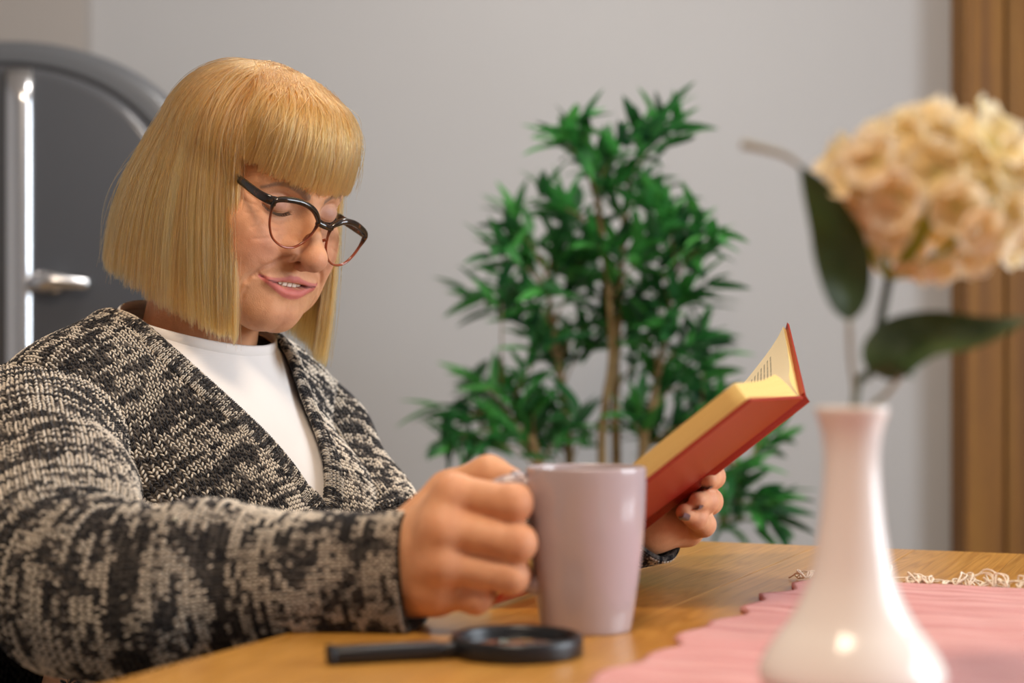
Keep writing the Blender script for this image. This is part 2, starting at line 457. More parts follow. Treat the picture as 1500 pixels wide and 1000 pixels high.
# ================================================================ vase
VC = np.array([.1676, .8075, .7548])
vp = [(.0, .0), (.030, .0), (.036, .0015), (.0425, .006), (.0458, .012), (.0455, .017), (.0425, .0235), (.0375, .031), (.0310, .0395), (.0252, .050), (.0205, .062), (.0172, .078),
      (.0150, .094), (.0137, .110), (.0135, .122), (.0146, .132), (.0166, .139), (.0178, .1425), (.0179, .1448), (.0170, .1455), (.0158, .1445), (.0135, .136), (.0115, .12), (.0112, .09), (.015, .06), (.03, .02), (.0, .008)]
pc = catmull(vp, 110); pc[:, 0] = np.maximum(pc[:, 0], 0)
v, f = lathe(pc, 80, VC)
vase = np_mesh('vase', v, f, M['vase']); tag(vase, 'white glazed porcelain bud vase with wide round foot on the pink runner', 'vase')

# ================================================================ artificial hydrangea
m, nt, b, N, L = new_mat('silk_petal')
at = N.new('ShaderNodeAttribute'); at.attribute_name = 'tip'
oi = N.new('ShaderNodeObjectInfo')
r1 = ramp(N, [(0, (.62, .58, .16)), (.25, (.92, .76, .38)), (.7, (.95, .83, .55)), (1, (.96, .88, .72))]); L.new(at.outputs['Fac'], r1.inputs['Fac'])
hv = N.new('ShaderNodeHueSaturation'); mr = N.new('ShaderNodeMapRange'); mr.inputs['To Min'].default_value = .485; mr.inputs['To Max'].default_value = .51
L.new(oi.outputs['Random'], mr.inputs['Value']); L.new(mr.outputs[0], hv.inputs['Hue']); L.new(r1.outputs[0], hv.inputs['Color'])
L.new(hv.outputs[0], b.inputs['Base Color']); b.inputs['Roughness'].default_value = .85; b.inputs['Specular IOR Level'].default_value = .2
tr_ = N.new('ShaderNodeBsdfTranslucent'); L.new(hv.outputs[0], tr_.inputs['Color'])
ms = N.new('ShaderNodeMixShader'); ms.inputs[0].default_value = .5
L.new(b.outputs[0], ms.inputs[1]); L.new(tr_.outputs[0], ms.inputs[2]); L.new(ms.outputs[0], N['Material Output'].inputs['Surface'])
M['petal'] = m
M['stem_dark'] = simple('wrapped_stem', (.055, .07, .035), .6)
M['stem_pale'] = simple('pale_petiole', (.30, .27, .19), .6)
M['flower_green'] = simple('yellow_green_pedicel', (.30, .36, .05), .6)
M['leaf_dark'] = noisy('dark_silk_leaf', [(.3, (.022, .050, .012)), (.7, (.045, .085, .020))], nscale=40, rough=.5)
FC = px(1363, 288, .812)          # centre of the flower head
flower = empty('artificial_hydrangea', np.array([VC[0], VC[1], VC[2] + .02]))
tag(flower, 'cream artificial hydrangea stem with dark green leaves standing in the vase', 'flower')
neck = px(1302, 408, .812)
st = catmull([VC + np.array((-.002, .003, .02)), VC + np.array((.0015, .001, .1455)), px(1275, 545, .81), px(1290, 470, .812), neck], 30)
v, f = tube(st, .0023, 8); np_mesh('stem', v, f, M['stem_dark'], flower)
def floret_mesh(seed):
    rr = random.Random(seed); parts = []; tips = []
    n = 7
    for q in range(4):
        a = q * math.pi / 2 + rr.uniform(-.2, .2)
        s = np.linspace(0, 1, n); w = np.linspace(-1, 1, 7)
        S, W = np.meshgrid(s, w, indexing='ij')
        wid = .0092 * np.sin(np.pi * np.clip(S, 0, 1) ** .75 * .93) ** .8 + .0008
        r = .013 * S
        cup = .0045 * S ** 1.5 + .0022 * W ** 2 * S + .0016 * np.sin(W * 3 + q + seed) * S
        x_, y_ = r, W * wid
        P = np.stack([x_ * math.cos(a) - y_ * math.sin(a), x_ * math.sin(a) + y_ * math.cos(a), cup], -1).reshape(-1, 3)
        parts.append((P, grid_faces(n, 7))); tips.append(S.ravel())
    v, f = join(parts)
    me_o = np_mesh('floret', v, f, M['petal'], None, True, attrs={'tip': np.concatenate(tips)})
    return me_o
protos = [floret_mesh(i) for i in range(5)]
pmesh = [p.data for p in protos]
for p in protos: bpy.data.objects.remove(p)
rf = random.Random(12)
NF = 92
stalks = []
for k in range(NF):
    ph = math.acos(1 - 2 * (k + .5) / NF); th = math.pi * (1 + 5 ** .5) * k
    d = np.array([math.sin(ph) * math.cos(th), math.sin(ph) * math.sin(th), math.cos(ph)])
    if d[2] < -.62 and rf.random() < .6: continue
    if d[2] < -.25 and abs(d[0] + .1) < .5 and d[1] < .3 and rf.random() < .65: continue
    R_ = np.array([.0475, .043, .0345]) * rf.uniform(.84, 1.1)
    if d[2] < -.1: R_[2] *= .92
    P = FC + d * R_ + np.array([0, 0, -.004 if d[2] < 0 else .004])
    if d[0] < -.35 and d[2] < -.1: P[2] += .006
    o = bpy.data.objects.new('floret', pmesh[k % 5]); col.objects.link(o)
    nrm = Vector(d + np.array([rf.uniform(-.25, .25) for _ in range(3)])).normalized()
    q = nrm.to_track_quat('Z', 'Y')
    sc = rf.uniform(.85, 1.2)
    mw = Matrix.LocRotScale(Vector(P), q, Vector((sc, sc, sc))) @ Matrix.Rotation(rf.uniform(0, 6.28), 4, 'Z')
    o.parent = flower; o.matrix_parent_inverse = Matrix.Translation(flower.location).inverted(); o.matrix_basis = mw
    stalks.append(P - np.array(nrm) * .002)
hub = FC + np.array([-.006, 0, -.024])
parts = []
rays = [FC + np.array(p) for p in ((-.026, -.01, -.008), (.025, -.012, -.010), (.0, -.015, .004), (.01, .02, -.004), (-.02, .018, .0), (.036, .004, -.014), (-.036, .0, -.012))]
for p in rays: parts.append(tube(catmull([neck, .5 * (neck + p) + np.array([0, 0, -.004]), p], 8), .0017, 6))
for p in stalks:
    j = min(rays, key=lambda r: np.linalg.norm(r - p))
    parts.append(tube(np.linspace(j, p, 4), .0006, 4))
v, f = join(parts); np_mesh('flower_stalks', v, f, M['flower_green'], flower)
def big_leaf(name, mid, width, nrm, parent, mat, fold=.25, wav=0., n=30):
    """leaf blade with real thickness along a midrib polyline"""
    c = catmull(mid, n); s = np.linspace(0, 1, n)
    t, _, _ = frames(c)
    nn = np.asarray(nrm, float); side = norm(np.cross(t, nn)); up = np.cross(side, t)
    wd = width * np.sin(np.pi * s ** .8) ** .85 * (1 - .25 * s)
    w = np.linspace(-1, 1, 9)
    P = c[:, None] + side[:, None] * (wd[:, None] * w)[..., None] + up[:, None] * ((fold * np.abs(w) * wd[:, None]) + wav * np.sin(s[:, None] * 14 + w * 2) * wd[:, None])[..., None]
    P = P.reshape(-1, 3); nrmv = np.repeat(up, 9, 0)
    g = grid_faces(n, 9); k = len(P)
    v = np.concatenate([P, P - nrmv * .0004])
    np_mesh(name, v, [g, g[:, ::-1] + k], mat, parent)
big_leaf('leaf', [px(1246, 470, .80), px(1238, 420, .798), px(1222, 350, .795), px(1196, 288, .79), px(1172, 242, .785)], .0165, (.30, -.95, .1), flower, M['leaf_dark'], .2, .05)
v, f = tube(catmull([VC + np.array((-.003, -.001, .12)), px(1252, 590, .806), px(1246, 520, .802), px(1244, 468, .80)], 16), .0013, 7); np_mesh('petiole', v, f, M['stem_pale'], flower)
v, f = tube(catmull([px(1172, 243, .785), px(1150, 228, .783), px(1122, 219, .78), px(1087, 211, .778)], 14), np.linspace(.0011, .0022, 14), 7); np_mesh('leaf_tip', v, f, M['stem_pale'], flower)
big_leaf('leaf', [px(1296, 556, .802), px(1310, 522, .797), px(1360, 498, .792), px(1430, 490, .785), px(1512, 466, .780)], .0200, (.1, -.75, .75), flower, M['leaf_dark'], .25, .04)
v, f = tube(catmull([VC + np.array((.004, 0, .12)), px(1276, 600, .806), px(1300, 575, .803), px(1330, 535, .798)], 16), .0015, 7); np_mesh('petiole', v, f, M['stem_pale'], flower)
# ================================================================ retro refrigerator
FY = 2.86; FXC = (2 - CX) / FPX * FY; FHW = .345; FTOP = CAMZ + (CY - 50) / FPX * FY
fr = empty('refrigerator', (FXC, FY + .3, 0)); tag(fr, 'dark grey retro refrigerator with rounded top and chrome handle', 'refrigerator')
def arch_profile(hw, ztop, zbot, b, n=26, rc=.05):
    a = np.linspace(0, math.pi, 2 * n)
    arc = np.stack([hw * np.cos(a), ztop - b + b * np.sin(a) ** .95], 1)
    return np.concatenate([[(hw, zbot)], arc, [(-hw, zbot)]])
def arch_solid(name, prof, y0, y1, mat, rnd, parent):
    """extruded outline with rounded front edge (steps of inset)"""
    rows = []
    c = np.array([0, prof[:, 1].mean()])
    ks = np.linspace(0, math.pi / 2, 6)
    nrm_ = norm(np.stack([np.gradient(prof[:, 1]), -np.gradient(prof[:, 0])], 1)); 
    for a in ks: rows.append((prof - nrm_ * rnd * (1 - math.sin(a)), y0 + rnd * (1 - math.cos(a))))
    rows.append((prof, y1))
    n = len(prof)
    V = np.concatenate([np.stack([r[0][:, 0] + FXC, np.full(n, r[1]), r[0][:, 1]], 1) for r in rows])
    F = [grid_faces(len(rows), n, True)]
    k = len(V); V = np.concatenate([V, [[FXC, y0, prof[:, 1].mean()], [FXC, y1, prof[:, 1].mean()]]])
    j = np.arange(n); j2 = (j + 1) % n; e = (len(rows) - 1) * n
    F.append(np.stack([np.full(n, k), j2, j], 1)); F.append(np.stack([np.full(n, k + 1), e + j, e + j2], 1))
    return np_mesh(name, V, F, mat, parent, True)
arch_solid('body', arch_profile(FHW, FTOP, .06, .25), FY + .03, FY + .66, M['fridge_top'], .03, fr)
arch_solid('gasket', arch_profile(FHW - .045, FTOP - .044, .10, .22), FY + .012, FY + .05, M['gasket'], .004, fr)
door = arch_solid('door', arch_profile(FHW - .052, FTOP - .056, .11, .215), FY - .02, FY + .03, M['fridge'], .018, fr)
bxm = (26 - CX) / FPX * (FY - .03)
zt = CAMZ + (CY - 100) / FPX * (FY - .03)
v, f = tube(np.array([(bxm, FY - .022, zt - k * (zt - .3) / 20) for k in range(21)]), .024, 18, ry=.012, up=(0, 1, 0)); np_mesh('door_highlight_bar', v, f, M['chrome'], fr)  # added chrome bar in place of the bright reflection down the door
hx, hz = px(78, 415, FY - .05)[0], px(78, 415, FY - .05)[2]
parts = [tube(catmull([(hx - .052, FY - .03, hz), (hx - .03, FY - .045, hz + .002), (hx, FY - .055, hz + .004), (hx + .03, FY - .05, hz + .002), (hx + .058, FY - .04, hz)], 24), np.interp(np.linspace(0, 1, 24), [0, .15, .4, .6, 1], [.006, .012, .020, .014, .010]), 14)]
v, f = join(parts); hdl = np_mesh('handle', v, f, M['chrome'], fr)
v, f = tube(np.array([(hx, FY - .012, hz), (hx, FY - .05, hz)]), .016, 14); np_mesh('handle_mount', v, f, M['chrome'], fr)
for sx in (-1, 1):
    for yy in (.1, .6):
        v, f = lathe([(0, 0), (.022, 0), (.022, .07), (0, .07)], 14, (FXC + sx * .27, FY + yy, 0)); np_mesh('foot', v, f, M['gasket'], fr)

# ================================================================ potted bamboo
PY = 2.80
M['bamboo_leaf'] = None
m, nt, b, N, L = new_mat('bamboo_leaf')
oi = N.new('ShaderNodeObjectInfo'); geo = N.new('ShaderNodeNewGeometry')
r1 = ramp(N, [(0, (.018, .080, .030)), (.4, (.036, .17, .044)), (.75, (.055, .31, .055)), (1, (.11, .42, .09))])
ad = N.new('ShaderNodeMath'); ad.operation = 'ADD'; fcn = N.new('ShaderNodeMath'); fcn.operation = 'FRACT'
L.new(oi.outputs['Random'], ad.inputs[0]); L.new(geo.outputs['Random Per Island'], ad.inputs[1]); L.new(ad.outputs[0], fcn.inputs[0]); L.new(fcn.outputs[0], r1.inputs['Fac'])
L.new(r1.outputs[0], b.inputs['Base Color']); b.inputs['Roughness'].default_value = .4
trn = N.new('ShaderNodeBsdfTranslucent'); L.new(r1.outputs[0], trn.inputs['Color']); ms = N.new('ShaderNodeMixShader'); ms.inputs[0].default_value = .35
L.new(b.outputs[0], ms.inputs[1]); L.new(trn.outputs[0], ms.inputs[2]); L.new(ms.outputs[0], N['Material Output'].inputs['Surface'])
M['bamboo_leaf'] = m
M['cane'] = noisy('bamboo_cane', [(.3, (.20, .12, .045)), (.7, (.30, .20, .08))], scale=(1, 1, 8), nscale=20, rough=.6)
plant = empty('potted_bamboo', (.165, PY, 0)); tag(plant, 'bushy green artificial bamboo plant standing against the grey wall', 'plant')
pcx = .165
v, f = lathe([(0, 0), (.12, 0), (.128, .01), (.155, .26), (.162, .27), (.162, .30), (.150, .30), (.146, .27), (0, .265)], 40, (pcx, PY, 0)); np_mesh('pot', v, f, simple('grey_pot', (.25, .24, .23), .5), plant)
v, f = lathe([(0, .272), (.08, .276), (.147, .27)], 30, (pcx, PY, 0)); np_mesh('soil', v, f, noisy('soil', [(.3, (.03, .02, .012)), (.7, (.07, .045, .03))], nscale=60, rough=.95), plant)
canes = []
for base, pts in (((.0, -.02), [(882, 690), (886, 600), (896, 500), (880, 330), (862, 250)]), ((.03, .02), [(903, 690), (901, 600), (905, 480), (915, 330), (925, 240)]), ((-.06, .03), [(835, 690), (828, 600), (810, 480), (800, 400)]),
                  ((.07, -.01), [(940, 690), (955, 600), (975, 480), (990, 380)]), ((-.09, -.03), [(790, 690), (765, 640), (735, 590)]), ((.10, .03), [(1000, 720), (1050, 680), (1095, 680)])):
    P = [np.array([pcx + base[0] * .6, PY + base[1], .27])] + [px(u, v_, PY + base[1] * 1.2) for u, v_ in pts]
    c = catmull(P, 40); canes.append(c)
    rad = np.linspace(.010, .0035, 40) * (1 + .12 * (np.arange(40) % 6 == 0))
    v, f = tube(c, rad, 8); np_mesh('cane', v, f, M['cane'], plant)
allc = np.concatenate(canes)
# leaf blade, shared by all leaves: lies along +X, 1 unit long
s = np.linspace(0, 1, 7); w = np.array([-1, 0, 1.])
wd = .128 * np.sin(np.pi * s ** .7) ** .8 + .004
LP = np.stack([np.repeat(s, 3), (wd[:, None] * w).ravel(), (-.16 * s[:, None] ** 2 + np.abs(w) * wd[:, None] * .35).ravel()], 1)
g = grid_faces(7, 3)
leaf_o = np_mesh('leaf', LP, g, M['bamboo_leaf']); leaf_me = leaf_o.data; bpy.data.objects.remove(leaf_o)
clusters = [(826, 212), (845, 200), (905, 222), (940, 226), (972, 212), (950, 205), (868, 250), (880, 262), (815, 300), (838, 318), (830, 340), (905, 300), (930, 290), (965, 318), (985, 340), (1012, 352), (1035, 360),
            (755, 335), (735, 375), (762, 385), (790, 375), (815, 385), (850, 370), (880, 365), (905, 385), (940, 380), (970, 395), (1005, 390), (708, 440), (735, 440), (770, 435), (800, 430), (835, 430), (870, 430), (905, 430), (935, 435), (965, 440), (995, 445), (1015, 430),
            (775, 480), (800, 500), (830, 490), (860, 480), (890, 480), (920, 490), (950, 490), (980, 500), (1010, 505), (1030, 520), (785, 530), (820, 540), (850, 520), (935, 530), (965, 560), (1000, 565), (1025, 575),
            (700, 570), (725, 575), (680, 610), (675, 640), (700, 620), (735, 610), (760, 600), (690, 650), (725, 650), (750, 640), (780, 600), (800, 620), (800, 660), (830, 630), (780, 660), (860, 640), (930, 620), (960, 620), (990, 630), (965, 650), (1020, 620), (1045, 600), (1020, 660),
            (1125, 645), (1075, 720), (1105, 735), (1090, 755), (1070, 765), (1115, 760), (1060, 700)]
rp = random.Random(21)
recs = []; twigs = []
for (cu, cv) in clusters:
    d_ = PY + rp.uniform(-.14, .14)
    P = px(cu, cv, d_)
    j = allc[np.argmin(np.linalg.norm(allc - (P + np.array([0, 0, -.06])), axis=1))]
    out = norm(P - j + np.array([0, 0, .01]))
    twigs.append(tube(catmull([j, .5 * (j + P) + np.array([0, 0, .012]), P], 6), [.0022, .002, .0018, .0016, .0014, .0012], 5))
    for q in range(13):
        t = rp.uniform(-.35, .35)
        base = P + out * t * .09 + np.array([rp.uniform(-.012, .012), rp.uniform(-.02, .02), rp.uniform(-.012, .012)])
        dirv = norm(out * .9 + np.array([rp.uniform(-1, 1), rp.uniform(-1, 1) * .7, rp.uniform(-.75, .6)]))
        ln = rp.uniform(.055, .095)
        recs.append((base, dirv, ln, rp.uniform(-.8, .8)))
v, f = join(twigs); np_mesh('twigs', v, f, M['cane'], plant)
rp.shuffle(recs)
rest = []
for k, (P, d_, ln, roll) in enumerate(recs):
    q = Vector(d_).to_track_quat('X', 'Z')
    mw = Matrix.Translation(Vector(P)) @ q.to_matrix().to_4x4() @ Matrix.Rotation(roll, 4, 'X') @ Matrix.Diagonal((ln, ln, ln, 1))
    if k < 300:
        o = bpy.data.objects.new('leaf', leaf_me); col.objects.link(o); o.parent = plant
        o.matrix_parent_inverse = Matrix.Translation(plant.location).inverted(); o.matrix_basis = mw
    else:
        A = np.array(mw); rest.append((LP @ A[:3, :3].T + A[:3, 3], g))
v, f = join(rest); o = np_mesh('foliage', v, f, M['bamboo_leaf'], plant); o['kind'] = 'stuff'

# ================================================================ ceiling lamps (out of the picture, they give the warm light)
for k, (lx, ly, nm) in enumerate(((-.15, .35, 'round white ceiling lamp above the table'), (.1, 2.25, 'round white ceiling lamp in front of the potted bamboo'))):
    lamp = empty('ceiling_lamp', (lx, ly, 2.6)); tag(lamp, nm, 'lamp')
    v, f = lathe([(0, 2.6), (.30, 2.6), (.30, 2.56), (.285, 2.535), (.0, 2.53)], 40, (lx, ly, 0)); np_mesh('lamp_body', v, f, white, lamp)
# ================================================================ open red book
BA, BB, BC, BD = [np.array(p) for p in ((.1611, 1.0999, .9000), (.2262, 1.2574, .9000), (.0500, 1.3303, .7520), (-.0151, 1.1728, .7520))]
Lx = norm(BB - BC); Wn = norm((BA - BB) - Lx * ((BA - BB) @ Lx))
LEN = np.linalg.norm(BB - BC); WID = np.linalg.norm(BA - BB)
nin = np.cross(Lx, Wn); nin = nin if nin[2] > 0 else -nin          # towards the pages of the near half
far_tip = px(1149, 490, 1.405)
Wf = norm((far_tip - BB) - Lx * ((far_tip - BB) @ Lx))
nf_ = np.cross(Lx, Wf); nf_ = nf_ if nf_ @ nin > 0 else -nf_
nf_ = nf_ if nf_ @ Wn > 0 else -nf_
m, nt, b, N, L = new_mat('red_book_cloth')
nz = N.new('ShaderNodeTexNoise'); nz.inputs['Scale'].default_value = 900; tc = N.new('ShaderNodeTexCoord'); L.new(tc.outputs['Object'], nz.inputs['Vector'])
r1 = ramp(N, [(.35, (.28, .016, .005)), (.65, (.35, .024, .008))]); L.new(nz.outputs['Fac'], r1.inputs['Fac']); L.new(r1.outputs[0], b.inputs['Base Color'])
b.inputs['Roughness'].default_value = .42
bp = N.new('ShaderNodeBump'); bp.inputs['Strength'].default_value = .2; bp.inputs['Distance'].default_value = .0005; L.new(nz.outputs['Fac'], bp.inputs['Height']); L.new(bp.outputs['Normal'], b.inputs['Normal'])
M['red'] = m
# page edges: fine leaves
m, nt, b, N, L = new_mat('page_edges')
at = N.new('ShaderNodeAttribute'); at.attribute_name = 'th'
nz = N.new('ShaderNodeTexNoise'); nz.noise_dimensions = '1D'; nz.inputs['Scale'].default_value = 45; nz.inputs['Detail'].default_value = 3; L.new(at.outputs['Fac'], nz.inputs['W'])
r1 = ramp(N, [(.3, (.58, .36, .09)), (.7, (.84, .60, .22))]); L.new(nz.outputs['Fac'], r1.inputs['Fac']); L.new(r1.outputs[0], b.inputs['Base Color']); b.inputs['Roughness'].default_value = .9
M['page_edge'] = m
def page_mat(name, text):
    m, nt, b, N, L = new_mat(name)
    au = N.new('ShaderNodeAttribute'); au.attribute_name = 'pu'; av = N.new('ShaderNodeAttribute'); av.attribute_name = 'pv'
    def math_(op, a, b_=None, c=None):
        n = N.new('ShaderNodeMath'); n.operation = op
        for k, x in enumerate((a, b_, c)):
            if x is None: continue
            if isinstance(x, (int, float)): n.inputs[k].default_value = x
            else: L.new(x, n.inputs[k])
        return n.outputs[0]
    u, v = au.outputs['Fac'], av.outputs['Fac']
    paper = (.86, .72, .46)
    if text:
        ln = math_('MULTIPLY', v, 58.)
        line = math_('LESS_THAN', math_('FRACT', ln), .42)
        cb = N.new('ShaderNodeCombineXYZ'); L.new(math_('MULTIPLY', u, 60.), cb.inputs[0]); L.new(math_('FLOOR', ln), cb.inputs[1])
        nz = N.new('ShaderNodeTexNoise'); nz.inputs['Scale'].default_value = 1.; nz.inputs['Detail'].default_value = 2; L.new(cb.outputs[0], nz.inputs['Vector'])
        word = math_('GREATER_THAN', nz.outputs['Fac'], .42)
        box = math_('MULTIPLY', math_('MULTIPLY', math_('GREATER_THAN', u, .14), math_('LESS_THAN', u, .86)), math_('MULTIPLY', math_('GREATER_THAN', v, .10), math_('LESS_THAN', v, .90)))
        fac = math_('MULTIPLY', math_('MULTIPLY', line, word), math_('MULTIPLY', box, .6))
        colr = (.10, .085, .06)
        mx = N.new('ShaderNodeMix'); mx.data_type = 'RGBA'; L.new(fac, mx.inputs['Factor']); mx.inputs['A'].default_value = (*paper, 1); mx.inputs['B'].default_value = (*colr, 1)
        L.new(mx.outputs['Result'], b.inputs['Base Color'])
    else:
        cb = N.new('ShaderNodeCombineXYZ'); L.new(math_('MULTIPLY', u, 4.), cb.inputs[0]); L.new(math_('MULTIPLY', v, 6.), cb.inputs[1])
        nz = N.new('ShaderNodeTexNoise'); nz.inputs['Scale'].default_value = 1.4; nz.inputs['Detail'].default_value = 4; L.new(cb.outputs[0], nz.inputs['Vector'])
        r1 = ramp(N, [(.3, (.05, .05, .05)), (.45, (.18, .17, .13)), (.55, (.30, .27, .08)), (.7, (.62, .52, .36))]); L.new(nz.outputs['Fac'], r1.inputs['Fac'])
        box = math_('MULTIPLY', math_('MULTIPLY', math_('GREATER_THAN', u, .10), math_('LESS_THAN', u, .93)), math_('MULTIPLY', math_('GREATER_THAN', v, .22), math_('LESS_THAN', v, .90)))
        mx = N.new('ShaderNodeMix'); mx.data_type = 'RGBA'; L.new(box, mx.inputs['Factor']); mx.inputs['A'].default_value = (*paper, 1); L.new(r1.outputs[0], mx.inputs['B'])
        L.new(mx.outputs['Result'], b.inputs['Base Color'])
    b.inputs['Roughness'].default_value = .7
    return m
M['page_text'] = page_mat('printed_text_page', True); M['page_pic'] = page_mat('printed_picture_page', False)
book = empty('open_book', BD); tag(book, 'open red hardcover book held up in one hand above the table', 'book')
def slab(name, o, ax, ay, az, lx, ly, lz, mat, bev=.001):
    v, f = rbox((lx, ly, lz), bev, 2)
    v = v + np.array([lx / 2, ly / 2, lz / 2])
    P = o + np.outer(v[:, 0], ax) + np.outer(v[:, 1], ay) + np.outer(v[:, 2], az)
    return np_mesh(name, P, f, mat, book, False)
CT = .0028
slab('cover', BC + Wn * .010, Lx, Wn, nin, LEN, WID - .010, CT, M['red'])
def far_axes(l):
    """the held-open far half relaxes towards its foot: page direction and normal at distance l along the spine"""
    a = -math.radians(17) * (1 - np.asarray(l) / LEN) ** .6
    sgn = 1 if np.cross(Lx, Wf) @ nf_ > 0 else -1
    ca, sa = np.cos(a)[..., None], np.sin(a)[..., None] * 1.0
    return Wf * ca + nf_ * sa, nf_ * ca - Wf * sa
ll = np.linspace(0, LEN, 25); ww = np.linspace(.006, WID, 9)
Wl, Nl = far_axes(ll)
lo_g = (BC + ll[:, None, None] * Lx + ww[None, :, None] * Wl[:, None]).reshape(-1, 3); hi_g = lo_g + np.repeat(Nl, 9, 0) * CT
g = grid_faces(25, 9); kk = len(lo_g)
rg = np.concatenate([np.arange(9), np.arange(1, 25) * 9 + 8, 24 * 9 + np.arange(7, -1, -1), np.arange(23, 0, -1) * 9])
np_mesh('cover', np.concatenate([lo_g, hi_g]), [g, g[:, ::-1] + kk, np.stack([rg, np.roll(rg, -1), np.roll(rg, -1) + kk, rg + kk], 1)], M['red'], book, False)
# spine with hinge grooves
th = np.linspace(0, 1, 12)[:, None]
sp = np.concatenate([BC + Wn * .0115 + nin * .0012 + np.zeros((1, 3)), BC + Wn * .008 + nin * .0022 + np.zeros((1, 3)), BC + Wn * .004 - nin * .0008 + np.zeros((1, 3)),
                     BC - nin * .002 - nf_ * .002 + np.zeros((1, 3)), BC + Wf * .003 - nf_ * .001 + np.zeros((1, 3)), BC + Wf * .007 + nf_ * .0012 + np.zeros((1, 3))])
spc = catmull(sp, 24)
V = np.concatenate([spc, spc + Lx * LEN]); k = len(spc)
inn = norm(nin + nf_) * .0014
V = np.concatenate([V, V + inn])
g = grid_faces(2, k); 
np_mesh('spine', V, [g, g[:, ::-1] + 2 * k, np.array([[0, 2 * k, 3 * k, k], [k - 1, 2 * k - 1, 4 * k - 1, 3 * k - 1]])] , M['red'], book)
def page_block(name, W, n, prof, inset, mat_top, far=False):
    """prof: (across 0..1, height) of the upper page; block runs along the spine"""
    s = np.linspace(0, 1, 40); p = catmull(prof, 40)
    wmax = WID - .006
    nl = 24; ls = np.linspace(inset, LEN - inset, nl)
    Wl, Nl = far_axes(ls) if far else (np.tile(W, (nl, 1)), np.tile(n, (nl, 1)))
    top = BC + (p[None, :, :1] * wmax) * Wl[:, None] + (p[None, :, 1:]) * Nl[:, None] + ls[:, None, None] * Lx
    bot = BC + (p[None, :, :1] * wmax) * Wl[:, None] + CT * Nl[:, None] + ls[:, None, None] * Lx
    a = top.reshape(-1, 3); b_ = bot.reshape(-1, 3); k = len(a)
    pu = np.tile(p[:, 0], nl); pv = np.repeat(1 - (ls / LEN), 40)
    np_mesh('page', a + n * .0001, grid_faces(nl, 40), mat_top, book, True, attrs={'pu': pu, 'pv': pv})
    g = grid_faces(nl, 40)
    ring = np.concatenate([np.arange(40), np.arange(1, nl) * 40 + 39, (nl - 1) * 40 + np.arange(38, -1, -1), np.arange(nl - 2, 0, -1) * 40])
    # rim in 6 steps so that the leaves can be seen
    rows = [a[ring] * (1 - q) + b_[ring] * q for q in np.linspace(0, 1, 7)]
    V = np.concatenate(rows); nr = len(ring)
    th = np.repeat(np.linspace(0, 1, 7), nr)
    np_mesh(name, np.concatenate([V, b_]), [grid_faces(7, nr, True), g + len(V)], M['page_edge'], book, True, attrs={'th': np.concatenate([th, np.ones(k)])})
page_block('page_block', Wn, nin, [(.03, .006), (.06, .018), (.14, .0255), (.28, .0235), (.5, .0200), (.75, .0185), (1, .0175)], .004, M['page_pic'])
page_block('page_block', Wf, nf_, [(.03, .004), (.07, .011), (.16, .0135), (.35, .0100), (.6, .0085), (1, .008)], .004, M['page_text'], True)
# a loose leaf standing between the two halves
# ================================================================ signed-distance modelling
def ell(p, c, r):
    r = np.asarray(r, np.float32); q = (p - np.asarray(c, np.float32)) / r
    k0 = np.sqrt((q * q).sum(-1)); k1 = np.sqrt(((q / r) ** 2).sum(-1)) + 1e-9
    return k0 * (k0 - 1) / k1
def cap(p, a, b, ra, rb=None):
    rb = ra if rb is None else rb
    a = np.asarray(a, np.float32); b = np.asarray(b, np.float32)
    ab = b - a; t = np.clip(((p - a) @ ab) / (ab @ ab + 1e-12), 0, 1)
    d = p - a - t[:, None] * ab
    return np.sqrt((d * d).sum(-1)) - (ra + (rb - ra) * t)
def smin(a, b, k):
    h = np.maximum(k - np.abs(a - b), 0) / k
    return np.minimum(a, b) - h * h * k * .25
def smax(a, b, k): return -smin(-a, -b, k)
def sub(a, b, k): return smax(a, -b, k)

